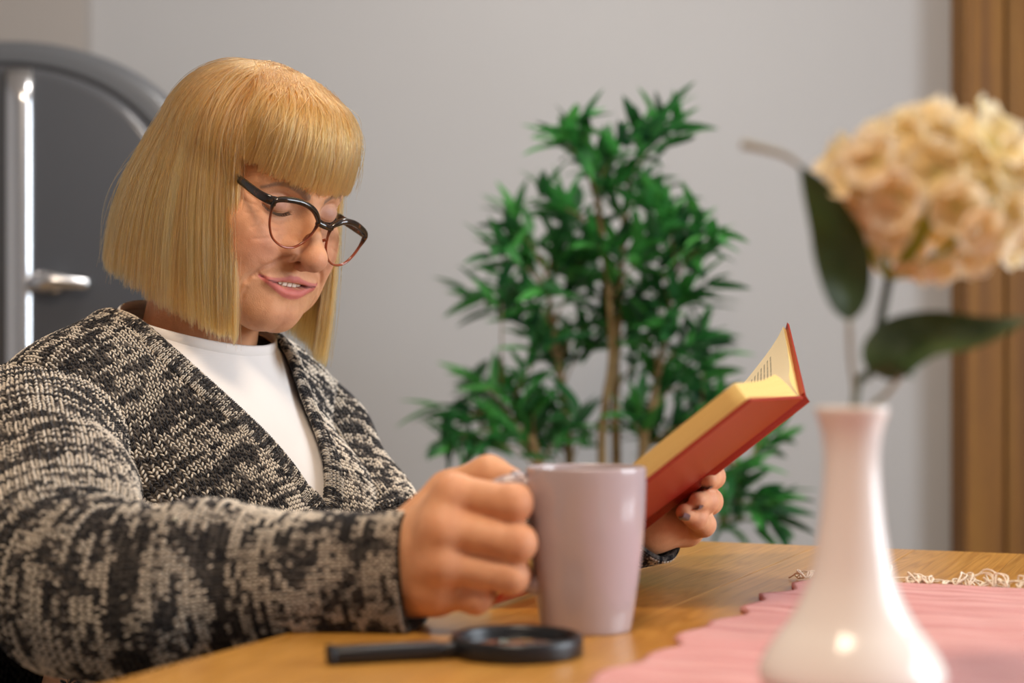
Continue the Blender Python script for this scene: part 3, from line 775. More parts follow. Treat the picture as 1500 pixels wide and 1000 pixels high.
def surf_nets(f, lo, hi, h, coarse=4):
    """surface nets on a sparse grid"""
    lo = np.asarray(lo, np.float32); hi = np.asarray(hi, np.float32)
    n = (np.ceil((hi - lo) / (h * coarse)).astype(int) + 1) * coarse
    nc = n // coarse + 1
    gc = np.stack(np.meshgrid(*[np.arange(k) for k in nc], indexing='ij'), -1).reshape(-1, 3).astype(np.float32)
    vc = f(lo + gc * (h * coarse)).reshape(nc)
    near = np.abs(vc) < h * coarse * 2.2
    val = np.repeat(np.repeat(np.repeat(np.sign(vc), coarse, 0), coarse, 1), coarse, 2)[:n[0] + 1, :n[1] + 1, :n[2] + 1].astype(np.float32)
    # dilate so that every fine node around a near coarse node is evaluated
    nm = near.copy()
    for ax in range(3):
        a = nm.copy()
        sl1 = [slice(None)] * 3; sl2 = [slice(None)] * 3
        sl1[ax] = slice(1, None); sl2[ax] = slice(None, -1)
        a[tuple(sl1)] |= nm[tuple(sl2)]; a[tuple(sl2)] |= nm[tuple(sl1)]; nm = a
    mk = np.repeat(np.repeat(np.repeat(nm, coarse, 0), coarse, 1), coarse, 2)[:n[0] + 1, :n[1] + 1, :n[2] + 1]
    idx = np.argwhere(mk)
    out = np.empty(len(idx), np.float32)
    for i in range(0, len(idx), 400000):
        out[i:i + 400000] = f(lo + idx[i:i + 400000].astype(np.float32) * h)
    val[mk] = out
    s = val < 0
    c = [val[i:val.shape[0] - 1 + i, j:val.shape[1] - 1 + j, k:val.shape[2] - 1 + k] for i in (0, 1) for j in (0, 1) for k in (0, 1)]
    cnt = sum((x < 0).astype(np.int8) for x in c)
    act = (cnt > 0) & (cnt < 8)
    ids = np.full(act.shape, -1, np.int64); ai = np.argwhere(act); ids[act] = np.arange(len(ai))
    cv = np.stack([x[act] for x in c], 1)
    off = np.array([(i, j, k) for i in (0, 1) for j in (0, 1) for k in (0, 1)], np.float32)
    acc = np.zeros((len(ai), 3), np.float32); num = np.zeros(len(ai), np.float32)
    for a_, b_ in ((0, 1), (2, 3), (4, 5), (6, 7), (0, 2), (1, 3), (4, 6), (5, 7), (0, 4), (1, 5), (2, 6), (3, 7)):
        va, vb = cv[:, a_], cv[:, b_]
        m_ = (va < 0) != (vb < 0)
        t = np.where(m_, va / np.where(m_, va - vb, 1), 0)
        acc += np.where(m_[:, None], off[a_] + t[:, None] * (off[b_] - off[a_]), 0); num += m_
    verts = lo + (ai + acc / num[:, None]) * h
    quads = []
    for ax in range(3):
        sl1 = [slice(None)] * 3; sl2 = [slice(None)] * 3
        sl1[ax] = slice(0, -1); sl2[ax] = slice(1, None)
        e = np.argwhere(s[tuple(sl1)] != s[tuple(sl2)])
        u, w = (ax + 1) % 3, (ax + 2) % 3
        e = e[(e[:, u] > 0) & (e[:, w] > 0) & (e[:, u] < s.shape[u] - 1) & (e[:, w] < s.shape[w] - 1)]
        flip = s[tuple(e.T)]
        du = np.zeros(3, int); du[u] = 1; dw = np.zeros(3, int); dw[w] = 1
        q = np.stack([ids[tuple((e - du - dw).T)], ids[tuple((e - dw).T)], ids[tuple(e.T)], ids[tuple((e - du).T)]], 1)
        q[~flip] = q[~flip][:, ::-1]
        quads.append(q)
    q = np.concatenate(quads); q = q[(q >= 0).all(1)]
    return verts, q
# ================================================================ the woman: frames
HR = np.array([[-0.6109, 0.7206, 0.3279], [-0.7898, -0.5835, -0.1892], [0.055, -0.3746, 0.9256]])   # columns: her right, forward, up
HT = np.array([-0.1834, 1.45, 1.0675])
def h2w(p): return HT + np.asarray(p, float) @ HR.T
def w2h(p): return (np.asarray(p, float) - HT) @ HR
TF = np.array([.83, -.557, 0]); TF = TF / np.linalg.norm(TF); TR = np.array([TF[1], -TF[0], 0]); TU = np.array([0, 0, 1.])
TR = np.cross(TF, TU)                                              # her right
TS = np.array([-.30, 1.526, .90])
TM = np.stack([TR, TF, TU], 1)
def t2w(p): return TS + np.asarray(p, float) @ TM.T
def w2t(p): return (np.asarray(p, float) - TS) @ TM

# ---------------------------------------------------------------- head (head space: x her right, y forward, z up, origin between the eyes)
neck_lo = w2h(t2w((0, -.005, -.01)))
def head_sdf(p):
    p = p.astype(np.float32)
    s = p.copy(); s[:, 0] = np.abs(s[:, 0])
    d = ell(s, (0, -.082, .020), (.070, .080, .073))
    d = smin(d, ell(s, (0, -.048, -.030), (.0565, .055, .086)), .03)
    d = smin(d, ell(s, (0, -.0010, -.0965), (.019, .0160, .0150)), .028)          # chin
    d = smin(d, cap(s, (.050, -.070, -.068), (.014, -.006, -.099), .017, .014), .030)   # jaw
    d = smin(d, ell(s, (.043, -.022, -.026), (.020, .020, .015)), .026)         # cheekbone
    d = smin(d, ell(s, (.0355, -.006, -.045), (.0190, .0150, .0170)), .024)     # smiling cheek
    d = smin(d, ell(s, (.045, -.022, -.078), (.014, .020, .020)), .030)         # jowl
    d = smin(d, cap(s, (.009, .0035, .0140), (.042, -.0125, .0150), .0075, .007), .016)   # brow ridge
    d = sub(d, ell(s, (.0315, .0125, -.0015), (.0165, .0125, .0105)), .012)     # socket
    d = sub(d, ell(s, (.0120, .0165, -.008), (.0045, .0065, .008)), .010)        # beside the bridge
    # lids: full upper lid lowered over the eye
    lid = ell(s, (.0310, -.0105, -.0028), (.0150, .0145, .0125))
    d = smin(d, lid, .0045)
    # mouth mound
    d = smin(d, ell(s, (0, -.0100, -.0690), (.0300, .0180, .0240)), .026)
    # nose
    n = cap(s, (0, .0065, .004), (0, .0285, -.0330), .0064, .0082)
    n = smin(n, ell(s, (0, .0315, -.0390), (.0120, .0112, .0106)), .008)
    n = smin(n, ell(s, (.0148, .0145, -.0405), (.0076, .0110, .0080)), .006)
    n = smin(n, cap(s, (0, .0330, -.0440), (0, .0190, -.0500), .0042, .0044), .005)
    n = smin(n, cap(s, (.005, .004, -.012), (.0135, .012, -.034), .0050, .0062), .010)
    d = smin(d, n, .008)
    d = sub(d, ell(s, (.0085, .0205, -.0495), (.0034, .0060, .0034)), .0025)    # nostril
    # ears, neck
    d = smin(d, ell(s, (.0725, -.100, -.012), (.006, .014, .025)), .008)
    nk = cap(p, (0, -.098, -.045), neck_lo, .049, .056)
    d = smin(d, nk, .022)
    for sx in (-1, 1):
        d = smin(d, cap(p, (sx * .052, -.105, -.05), neck_lo + np.array([-sx * .0, .035, 0]), .010, .008), .02)
    return d
hv, hq = surf_nets(head_sdf, (-.088, -.195, -.20), (.088, .052, .115), .00115)
print('head', len(hv))
def gm(p, c, s): return np.exp(-.5 * (((p - np.asarray(c)) / np.asarray(s)) ** 2).sum(-1))
def vnormals(v, q):
    n = np.cross(v[q[:, 2]] - v[q[:, 0]], v[q[:, 3]] - v[q[:, 1]])
    out = np.zeros_like(v)
    for k in range(4): np.add.at(out, q[:, k], n)
    return norm(out)
def laplacian(v, q, it=1, lam=.5):
    for _ in range(it):
        acc = np.zeros_like(v); cnt = np.zeros(len(v))
        for k in range(4):
            a_, b_ = q[:, k], q[:, (k + 1) % 4]
            np.add.at(acc, a_, v[b_]); np.add.at(cnt, a_, 1); np.add.at(acc, b_, v[a_]); np.add.at(cnt, b_, 1)
        v = v * (1 - lam) + lam * acc / np.maximum(cnt, 1)[:, None]
    return v
hv = laplacian(hv, hq, 2)
front = hv[(hv[:, 1] > -.075) & (hv[:, 0] > -.003)]
def snap(path, n=40):
    """lay a path given in face coordinates (x, z) onto the face surface"""
    c = catmull(np.array([(x, 0, z) for x, z in path]), n); out = []
    for x, _, z in c:
        dd = (front[:, 0] - x) ** 2 + (front[:, 2] - z) ** 2
        k = np.where(dd < .0025 ** 2)[0]
        if not len(k): continue
        k = k[front[k, 1] > front[k, 1].max() - .008]
        k = k[np.argsort(dd[k])[:3]]
        out.append((x, front[k, 1].mean(), z))
    return np.array(out)
def pdist(p, path):
    best = np.full(len(p), 1e9); bt = np.zeros(len(p)); n = len(path) - 1
    box = ((p > path.min(0) - .02) & (p < path.max(0) + .02)).all(1)
    w = np.where(box)[0]; q = p[w]
    for i in range(n):
        a_, b_ = path[i], path[i + 1]; ab = b_ - a_
        t = np.clip(((q - a_) @ ab) / (ab @ ab + 1e-14), 0, 1)
        d = np.linalg.norm(q - a_ - t[:, None] * ab, axis=1)
        k = d < best[w]
        best[w[k]] = d[k]; bt[w[k]] = (i + t[k]) / n
    return best, bt
hn = vnormals(hv, hq)
def crease(path, amp, sig, taper=True, snapped=None):
    global hv
    P = snap(path) if snapped is None else snapped
    hs = hv.copy(); hs[:, 0] = np.abs(hs[:, 0])
    d, t = pdist(hs, P)
    w = np.exp(-.5 * (d / sig) ** 2)
    if taper: w = w * np.clip(np.minimum(t, 1 - t) / .22, 0, 1) ** .7
    hv = hv + hn * (amp * w)[:, None]
UPL = snap([(0, -.0642), (.0045, -.0632), (.012, -.0650), (.023, -.0662), (.0355, -.0655)])
LOL = snap([(0, -.0765), (.008, -.0762), (.016, -.0735), (.025, -.0700), (.0355, -.0660)])
SLT = snap([(0, -.0700), (.008, -.0698), (.016, -.0688), (.025, -.0675), (.0370, -.0654)])
hs = hv.copy(); hs[:, 0] = np.abs(hs[:, 0])
def near_path(P, r, soft=.0012):
    d, t = pdist(hs, P)
    r = r(t) if callable(r) else r
    return np.clip((r - d) / soft, 0, 1)
upw = near_path(UPL, lambda t: .0038 * (1 - .50 * t)); low_ = near_path(LOL, lambda t: .0056 * (1 - .64 * t)); slw = near_path(SLT, lambda t: .0024 * (1 - .80 * t ** 1.3), .0008)
crease(None, .0020, .0024, False, UPL[:-6]); crease(None, .0030, .0030, False, LOL[:-8])
crease([(0, -.0875), (.008, -.087), (.016, -.084)], -.0008, .0050)
hn = vnormals(hv, hq)
# the parted lips: narrow deep slit, wider in the middle
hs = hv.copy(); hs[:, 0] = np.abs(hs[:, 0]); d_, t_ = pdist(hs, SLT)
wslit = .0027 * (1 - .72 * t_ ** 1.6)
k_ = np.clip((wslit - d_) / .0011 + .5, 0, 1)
hv = hv - np.array([0, 1, 0]) * (k_ * (.0065 - .0056 * t_))[:, None]
crease([(.0360, -.0625), (.0388, -.0655), (.0390, -.0690)], -.0012, .0018)
# folds of an older, smiling face
crease([(.0185, -.0385), (.0215, -.0440), (.0265, -.0510), (.0355, -.0570), (.0430, -.0660), (.0450, -.0760)], -.0025, .0016)
crease([(.0245, -.0420), (.0310, -.0490), (.0390, -.0570)], .0010, .0060)
crease([(.0420, -.0780), (.0425, -.0850), (.0410, -.0920)], -.0008, .0014)
crease([(.0450, -.0640), (.0475, -.0760), (.0470, -.0880)], -.0010, .0016)
crease([(.0165, -.0385), (.0178, -.0425), (.0165, -.0470)], -.0013, .0012)
LASH = snap([(.0185, -.0070), (.0245, -.0095), (.0315, -.0102), (.0385, -.0092), (.0450, -.0058)])
crease(None, -.0016, .0009, False, LASH)
crease([(.0185, -.0005), (.0245, .0052), (.0325, .0068), (.0400, .0050), (.0470, .0005)], -.0016, .0012)
crease([(.0175, -.0130), (.0250, -.0180), (.0340, -.0185), (.0420, -.0160)], -.0012, .0018)
crease([(.0200, -.0170), (.0280, -.0235), (.0380, -.0240), (.0470, -.0200)], -.0006, .0016)
for pth in ([(.0480, -.004), (.0530, -.001), (.0580, .004)], [(.0480, -.008), (.0540, -.008), (.0600, -.006)], [(.0470, -.012), (.0530, -.015), (.0590, -.017)], [(.0450, -.017), (.0500, -.023), (.0560, -.028)],
            [(.0360, -.030), (.0450, -.033), (.0540, -.036)]):
    crease(pth, -.0006, .0010)
for pth in ([(.004, .011), (.0045, .018), (.006, .025)], [(.0, .030), (.018, .033), (.035, .031)], [(.0, .040), (.018, .043), (.035, .041)]):
    crease(pth, -.0006, .0014)
hs = hv.copy(); hs[:, 0] = np.abs(hs[:, 0])
SK = np.array([.66, .325, .170])
hc = np.tile(SK, (len(hv), 1))
def blend(c, w): global hc; hc = hc * (1 - w[:, None]) + np.asarray(c) * w[:, None]
def near_path(P, r, soft=.0012):
    d, t = pdist(hs, P)
    r = r(t) if callable(r) else r
    return np.clip((r - d) / soft, 0, 1)
blend((.68, .29, .20), .55 * gm(hs, (.040, .0, -.042), (.016, .03, .014)))     # rosy cheeks
blend((.66, .29, .20), .5 * gm(hs, (0, .036, -.042), (.010, .02, .008)))
blend((.64, .28, .19), .35 * gm(hs, (0, .015, -.100), (.014, .02, .008)))
blend((.54, .15, .13), .92 * upw)
blend((.60, .16, .14), .92 * low_)
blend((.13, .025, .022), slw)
blend((.24, .15, .11), .80 * near_path(snap([(.0120, .0105), (.020, .0145), (.031, .0165), (.040, .0145), (.0490, .0080)]), lambda t: .0044 - .0024 * t, .0016))
lw = gm(hs, (.032, .004, -.0005), (.0105, .03, .0052))
blend((.42, .25, .235), .60 * lw)
blend((.03, .02, .018), .9 * near_path(LASH, .0014, .0009))
blend((.50, .25, .17), .30 * gm(hs, (.030, .005, -.018), (.012, .03, .005)))
sc_ = np.clip((hs[:, 2] - .040) / .012, 0, 1) * np.clip((-.010 - hs[:, 1]) / .02, 0, 1)
blend((.36, .19, .065), np.maximum(sc_, np.clip((-.09 - hs[:, 1]) / .01, 0, 1) * np.clip((hs[:, 2] + .05) / .01, 0, 1)))
head_w = h2w(hv)

# ---------------------------------------------------------------- torso, arms, legs in torso space
R_SH = np.array([.168, -.012, -.030]); L_SH = np.array([-.168, -.012, -.030])
R_EL = w2t((-.300, 1.13, .766)); R_WR = w2t(px(588, 842, 1.085))
L_EL = w2t((-.098, 1.52, .735)); L_WR = w2t(px(945, 766, 1.335))
HIP = np.array([0, -.06, -.37])
def torso_sdf(p, off=0.0):
    s = p.astype(np.float32).copy(); s[:, 0] = np.abs(s[:, 0])
    d = ell(s, (0, .010, -.14), (.140, .115, .19))
    d = smin(d, ell(s, (.062, .082, -.135), (.072, .066, .075)), .06)
    d = smin(d, ell(s, (0, .0, -.30), (.155, .140, .14)), .07)
    d = smin(d, ell(s, (0, -.06, -.38), (.180, .135, .10)), .06)
    d = smin(d, cap(s, (.0, -.012, -.005), (.140, -.015, -.030), .062, .056), .05)
    d = smin(d, cap(s, (.0, -.020, .045), (.105, -.02, -.005), .045, .048), .05)
    return d - off
def body_sdf(p):
    d = torso_sdf(p, -.012)
    for sh, e, w in ((R_SH, R_EL, R_WR), (L_SH, L_EL, L_WR)):
        d = smin(d, cap(p, sh, e, .046, .038), .03)
        d = smin(d, cap(p, e, w, .038, .026), .02)
    for sx in (-1, 1):
        knee = np.array([sx * .10, .36, -.38]); ank = np.array([sx * .11, .33, -.80])
        d = smin(d, cap(p, (sx * .09, -.05, -.38), knee, .075, .055), .04)
        d = smin(d, cap(p, knee, ank, .052, .036), .03)
        d = smin(d, cap(p, ank, ank + np.array([0, .12, -.045]), .034, .028), .02)
    return d
bv, bq = surf_nets(body_sdf, (-.42, -.30, -.93), (.42, .60, .12), .009)
# ---------------------------------------------------------------- hands in world space
def hand_sdf_factory(wrist, fore, mcps, fingers, thumb, extra=(), fr=.0098, pk=.016):
    def f(p):
        d = cap(p, fore, wrist, .027, .0245)
        for mcp in mcps:
            d = smin(d, cap(p, wrist + (mcp - wrist) * .12, mcp, .0165, .0118), pk)
        for i in range(len(mcps) - 1):
            d = smin(d, cap(p, mcps[i] * .95 + wrist * .05, mcps[i + 1] * .95 + wrist * .05, .0110), .010)
        for a, b_, ra, rb in extra: d = smin(d, cap(p, a, b_, ra, rb), .012)
        for ch in fingers:
            g = None
            rr = ch[1]
            for i in range(len(ch[0]) - 1):
                c_ = cap(p, ch[0][i], ch[0][i + 1], rr[i], rr[i + 1])
                g = c_ if g is None else smin(g, c_, .004)
            for i in range(1, len(ch[0]) - 1):        # knuckle swelling
                c_ = ell(p, ch[0][i], (rr[i] * 1.06,) * 3); g = smin(g, c_, .004)
            d = smin(d, g, .0045)
        g = None
        for i in range(len(thumb[0]) - 1):
            c_ = cap(p, thumb[0][i], thumb[0][i + 1], thumb[1][i], thumb[1][i + 1]); g = c_ if g is None else smin(g, c_, .006)
        d = smin(d, g, .008)
        return d
    return f
# right hand around the mug handle
rW = px(588, 842, 1.085); rF = rW + norm(t2w(R_EL) - rW) * .05
rM = [px(664, 722, 1.052), px(648, 772, 1.043), px(648, 824, 1.045), px(640, 868, 1.057)]
rP = [px(752, 737, 1.043), px(758, 795, 1.040), px(748, 844, 1.043), px(697, 876, 1.052)]
def rfing(m_, p_, s=1., tipx=-.020):
    d1 = p_ + np.array([.0035, .024 * s, -.001]); tp = d1 + np.array([tipx * s, .010, .001])
    return [m_, p_, d1, tp]
rfr = [(.0122, .0112, .0098, .0080), (.0122, .0112, .0098, .0080), (.0115, .0105, .0092, .0078), (.0104, .0092, .0082, .0070)]
rfing_l = [(rfing(m_, p_, s), rr) for m_, p_, s, rr in zip(rM, rP, (1., 1., .95, .85), rfr)]
rth = ([px(610, 780, 1.090), px(660, 725, 1.098), px(716, 696, 1.088), px(750, 706, 1.080)], (.020, .0160, .0125, .0095))
rhand = hand_sdf_factory(rW, rF, rM, rfing_l, rth, extra=[(rW * .6 + m_ * .4 + np.array([0, -.0125, 0]), m_ + np.array([0, -.0065, 0]), .0030, .0050) for m_ in rM] + [(rW, px(640, 858, 1.07), .024, .018), (px(620, 800, 1.075), px(650, 760, 1.075), .022, .018)])
allp = np.array(sum([f_[0] for f_ in rfing_l], []) + rth[0] + [rW, rF])
rhv, rhq = surf_nets(rhand, allp.min(0) - .03, allp.max(0) + .03, .0012)
# left hand around the spine of the book
lW = t2w(L_WR); lF = lW + norm(t2w(L_EL) - lW) * .05
lM = [px(1010, 672, 1.385), px(1022, 712, 1.375), px(1018, 748, 1.365), px(1008, 776, 1.350)]
lP = [px(1062, 650, 1.350), px(1040, 692, 1.345), px(1039, 734, 1.340), px(1030, 768, 1.325)]
lD = [px(1068, 640, 1.320), px(1044, 698, 1.310), px(1034, 734, 1.305), px(1019, 758, 1.298)]
lT = [px(1062, 634, 1.305), px(1038, 702, 1.290), px(1022, 734, 1.287), px(1003, 750, 1.285)]
lfr = [(.0112, .0100, .0088, .0075), (.0112, .0100, .0088, .0075), (.0108, .0098, .0086, .0074), (.0100, .0090, .0080, .0070)]
lfing_l = [([a, b_, c, d], rr) for a, b_, c, d, rr in zip(lM, lP, lD, lT, lfr)][1:]
lth = ([px(960, 745, 1.350), px(960, 715, 1.375), px(963, 688, 1.360), px(976, 664, 1.325)], (.017, .0140, .0110, .0090))
lhand = hand_sdf_factory(lW, lF, lM, lfing_l, lth)
allp = np.array(sum([f_[0] for f_ in lfing_l], []) + lth[0] + lM + [lW, lF])
lhv, lhq = surf_nets(lhand, allp.min(0) - .03, allp.max(0) + .03, .0012)
print('hands', len(rhv), len(lhv))
# one body mesh
V = np.concatenate([head_w, t2w(bv), rhv, lhv])
k1 = len(head_w); k2 = k1 + len(bv); k3 = k2 + len(rhv)
HS = np.array([.69, .345, .180])
def hand_color(v, knuckles):
    c = np.tile(HS, (len(v), 1)); w = np.zeros(len(v))
    for kk in knuckles: w = np.maximum(w, np.exp(-.5 * (np.linalg.norm(v - kk, axis=1) / .010) ** 2))
    return c * (1 - .35 * w[:, None]) + np.array([.66, .28, .19]) * .35 * w[:, None]
C = np.concatenate([hc, np.tile(SK, (len(bv), 1)), hand_color(rhv, rM + rP), hand_color(lhv, lP + lD)])
m, nt, b, N, L = new_mat('skin')
at = N.new('ShaderNodeVertexColor'); at.layer_name = 'Col'
tc = N.new('ShaderNodeTexCoord'); n1 = N.new('ShaderNodeTexNoise'); n1.inputs['Scale'].default_value = 90; n1.inputs['Detail'].default_value = 6; L.new(tc.outputs['Object'], n1.inputs['Vector'])
mx = N.new('ShaderNodeMix'); mx.data_type = 'RGBA'; mx.blend_type = 'MULTIPLY'; mx.inputs['Factor'].default_value = .5
r1 = ramp(N, [(.3, (.80, .72, .68)), (.6, (1, 1, 1))]); L.new(n1.outputs['Fac'], r1.inputs['Fac']); L.new(at.outputs['Color'], mx.inputs['A']); L.new(r1.outputs[0], mx.inputs['B'])
L.new(mx.outputs['Result'], b.inputs['Base Color'])
b.inputs['Subsurface Weight'].default_value = .22; b.inputs['Subsurface Radius'].default_value = (.008, .0035, .002); b.inputs['Subsurface Scale'].default_value = 1.
b.inputs['Roughness'].default_value = .55; b.inputs['Specular IOR Level'].default_value = .28
vor = N.new('ShaderNodeTexVoronoi'); vor.inputs['Scale'].default_value = 900; L.new(tc.outputs['Object'], vor.inputs['Vector'])
n2 = N.new('ShaderNodeTexNoise'); n2.inputs['Scale'].default_value = 260; n2.inputs['Detail'].default_value = 5; L.new(tc.outputs['Object'], n2.inputs['Vector'])
ad = N.new('ShaderNodeMath'); ad.operation = 'MULTIPLY_ADD'; ad.inputs[1].default_value = .35; L.new(vor.outputs['Distance'], ad.inputs[0]); L.new(n2.outputs['Fac'], ad.inputs[2])
bp = N.new('ShaderNodeBump'); bp.inputs['Strength'].default_value = .22; bp.inputs['Distance'].default_value = .0012; L.new(ad.outputs[0], bp.inputs['Height']); L.new(bp.outputs['Normal'], b.inputs['Normal'])
M['skin'] = m
person = np_mesh('person', V, [np.concatenate([hq, bq + k1, rhq + k2, lhq + k3])], M['skin'], None, True, colors=C)
tag(person, 'woman in marled knit cardigan and glasses reading a book at the table', 'person')
# eyes behind the lowered lids, teeth, lashes
for sx in (1, -1):
    c = h2w((sx * .031, -.0105, -.0028))
    v, f = lathe([(0, -.0118), *[(.0118 * math.cos(a), .0118 * math.sin(a)) for a in np.linspace(-1.5, 1.5, 16)], (0, .0118)], 24)
    np_mesh('eyeball', v + c, f, simple('eye_white', (.75, .68, .64), .2), person)
    parts = []
    rl = random.Random(5)
    for q in range(52):
        t = q / 51
        a = LASH[int(t * (len(LASH) - 1))] * np.array([sx, 1, 1]) + np.array([0, -.0004, .0004])
        dirv = norm(np.array([sx * (.05 + .8 * (t - .3)), .8, -.5 + rl.uniform(-.12, .12)]))
        ln = .0050 - .0012 * t
        parts.append(tube(catmull([h2w(a), h2w(a + dirv * ln * .55 + np.array([0, 0, -.0006])), h2w(a + dirv * ln + np.array([0, 0, .0012]))], 5), [.00024, .00022, .00018, .0001, .00004], 4))
    v, f = join(parts); np_mesh('eyelashes', v, f, simple('lash', (.012, .009, .008), .5), person)
parts = []
for q in range(-4, 5):
    sx = 1 if q >= 0 else -1
    tt = abs(q) * .0060
    j = np.argmin(np.abs(SLT[:, 0] - tt)); base = SLT[j]
    j2 = min(j + 1, len(SLT) - 1); tan = SLT[j2] - SLT[j2 - 1]; a = math.atan2(tan[1], tan[0]) * sx
    v, f = rbox((.0057, .0026, .0078 - .0003 * abs(q)), .0010, 2)
    ca, sa = math.cos(a), math.sin(a)
    vv = np.stack([v[:, 0] * ca - v[:, 1] * sa, v[:, 0] * sa + v[:, 1] * ca, v[:, 2]], 1) + np.array([sx * tt, base[1] - .0042, base[2] + .0022])
    parts.append((h2w(vv), f))
v, f = join(parts); np_mesh('teeth', v, f, simple('enamel', (.78, .70, .60), .25), person)
# fingernails with dark polish
M['nail'] = simple('silver_plum_nail_polish', (.22, .16, .17), .15, .3, .5, .5)
def nail(c, dirv, nrm_, ln=.0105, wd=.0085):
    dirv = norm(dirv); nrm_ = norm(nrm_ - dirv * (nrm_ @ dirv)); sd = np.cross(dirv, nrm_)
    s = np.linspace(-1, 1, 9); w = np.linspace(-1, 1, 7)
    S, W = np.meshgrid(s, w, indexing='ij'); sh = np.sqrt(np.clip(1 - .55 * np.abs(S) ** 3, 0, 1))
    P = c + S[..., None] * ln / 2 * dirv + (W * sh)[..., None] * wd / 2 * sd - ((W ** 2) * .0018 + S ** 2 * .0004)[..., None] * nrm_
    P = P.reshape(-1, 3); g = grid_faces(9, 7)
    np_mesh('fingernail', np.concatenate([P, P - nrm_ * .0005]), [g, g[:, ::-1] + len(P)], M['nail'], person)
tp = rth[0]; dv = norm(tp[3] - tp[2]); nail(tp[3] + dv * .004 + np.array([0, -.006, .0078]), dv, np.array([.1, -.6, .8]))
for a, b_ in zip(lD[1:], lT[1:]):
    dv = norm(b_ - a); nn = np.array([-.25, -.9, -.3]); nn = norm(nn - dv * (nn @ dv)); nail(b_ + dv * .003 + nn * .0074, dv, nn)
# ================================================================ eyeglasses
m, nt, b, N, L = new_mat('tortoiseshell_acetate')
at = N.new('ShaderNodeAttribute'); at.attribute_name = 'hz'
tc = N.new('ShaderNodeTexCoord'); nz = N.new('ShaderNodeTexNoise'); nz.inputs['Scale'].default_value = 170; nz.inputs['Detail'].default_value = 3; L.new(tc.outputs['Object'], nz.inputs['Vector'])
r0 = ramp(N, [(.40, (.012, .008, .006)), (.62, (.030, .012, .006)), (.72, (.16, .05, .015))]); L.new(nz.outputs['Fac'], r0.inputs['Fac'])
mx = N.new('ShaderNodeMix'); mx.data_type = 'RGBA'; L.new(at.outputs['Fac'], mx.inputs['Factor']); mx.inputs['A'].default_value = (.30, .060, .022, 1); L.new(r0.outputs[0], mx.inputs['B'])
L.new(mx.outputs['Result'], b.inputs['Base Color']); b.inputs['Roughness'].default_value = .12; b.inputs['Coat Weight'].default_value = .4
M['tortoise'] = m
m, nt, b, N, L = new_mat('spectacle_lens')
gl = N.new('ShaderNodeBsdfGlossy'); gl.inputs['Roughness'].default_value = .02; tp_ = N.new('ShaderNodeBsdfTransparent'); tp_.inputs['Color'].default_value = (.97, .965, .95, 1)
lw_ = N.new('ShaderNodeLayerWeight'); pw = N.new('ShaderNodeMath'); pw.operation = 'POWER'; pw.inputs[1].default_value = 4.; L.new(lw_.outputs['Facing'], pw.inputs[0])
fz = N.new('ShaderNodeMath'); fz.operation = 'MULTIPLY_ADD'; fz.inputs[1].default_value = .45; fz.inputs[2].default_value = .03; L.new(pw.outputs[0], fz.inputs[0])
ms = N.new('ShaderNodeMixShader'); L.new(fz.outputs[0], ms.inputs[0]); L.new(tp_.outputs[0], ms.inputs[1]); L.new(gl.outputs[0], ms.inputs[2]); L.new(ms.outputs[0], N['Material Output'].inputs['Surface'])
M['lens'] = m
GOFF = np.array([0, .0065, -.0165])
def gl2h(x, z):
    """glasses plane (x across, z up) -> head space: slight wrap, pantoscopic tilt, sitting low on the nose"""
    x = np.asarray(x, float); z = np.asarray(z, float)
    y = .0225 - 1.9 * x * x + .16 * z
    return np.stack([x, y + GOFF[1], z + GOFF[2] + .13 * x], -1)
glasses = empty('eyeglasses', h2w(gl2h(0, 0))); tag(glasses, 'tortoiseshell cat eye reading glasses worn by the woman', 'glasses')
outl = [(.0085, .0075), (.0105, .0120), (.020, .0185), (.034, .0205), (.048, .0185), (.0575, .0150), (.0600, .0105), (.0585, .002), (.0545, -.0085), (.0470, -.0175), (.0350, -.0215), (.0230, -.0190), (.0140, -.0105), (.0098, -.001)]
oc = catmull(np.array([(x, 0, z) for x, z in outl]), 90, True)
hz_of = lambda z: np.clip((z + .003) / .012, 0, 1)
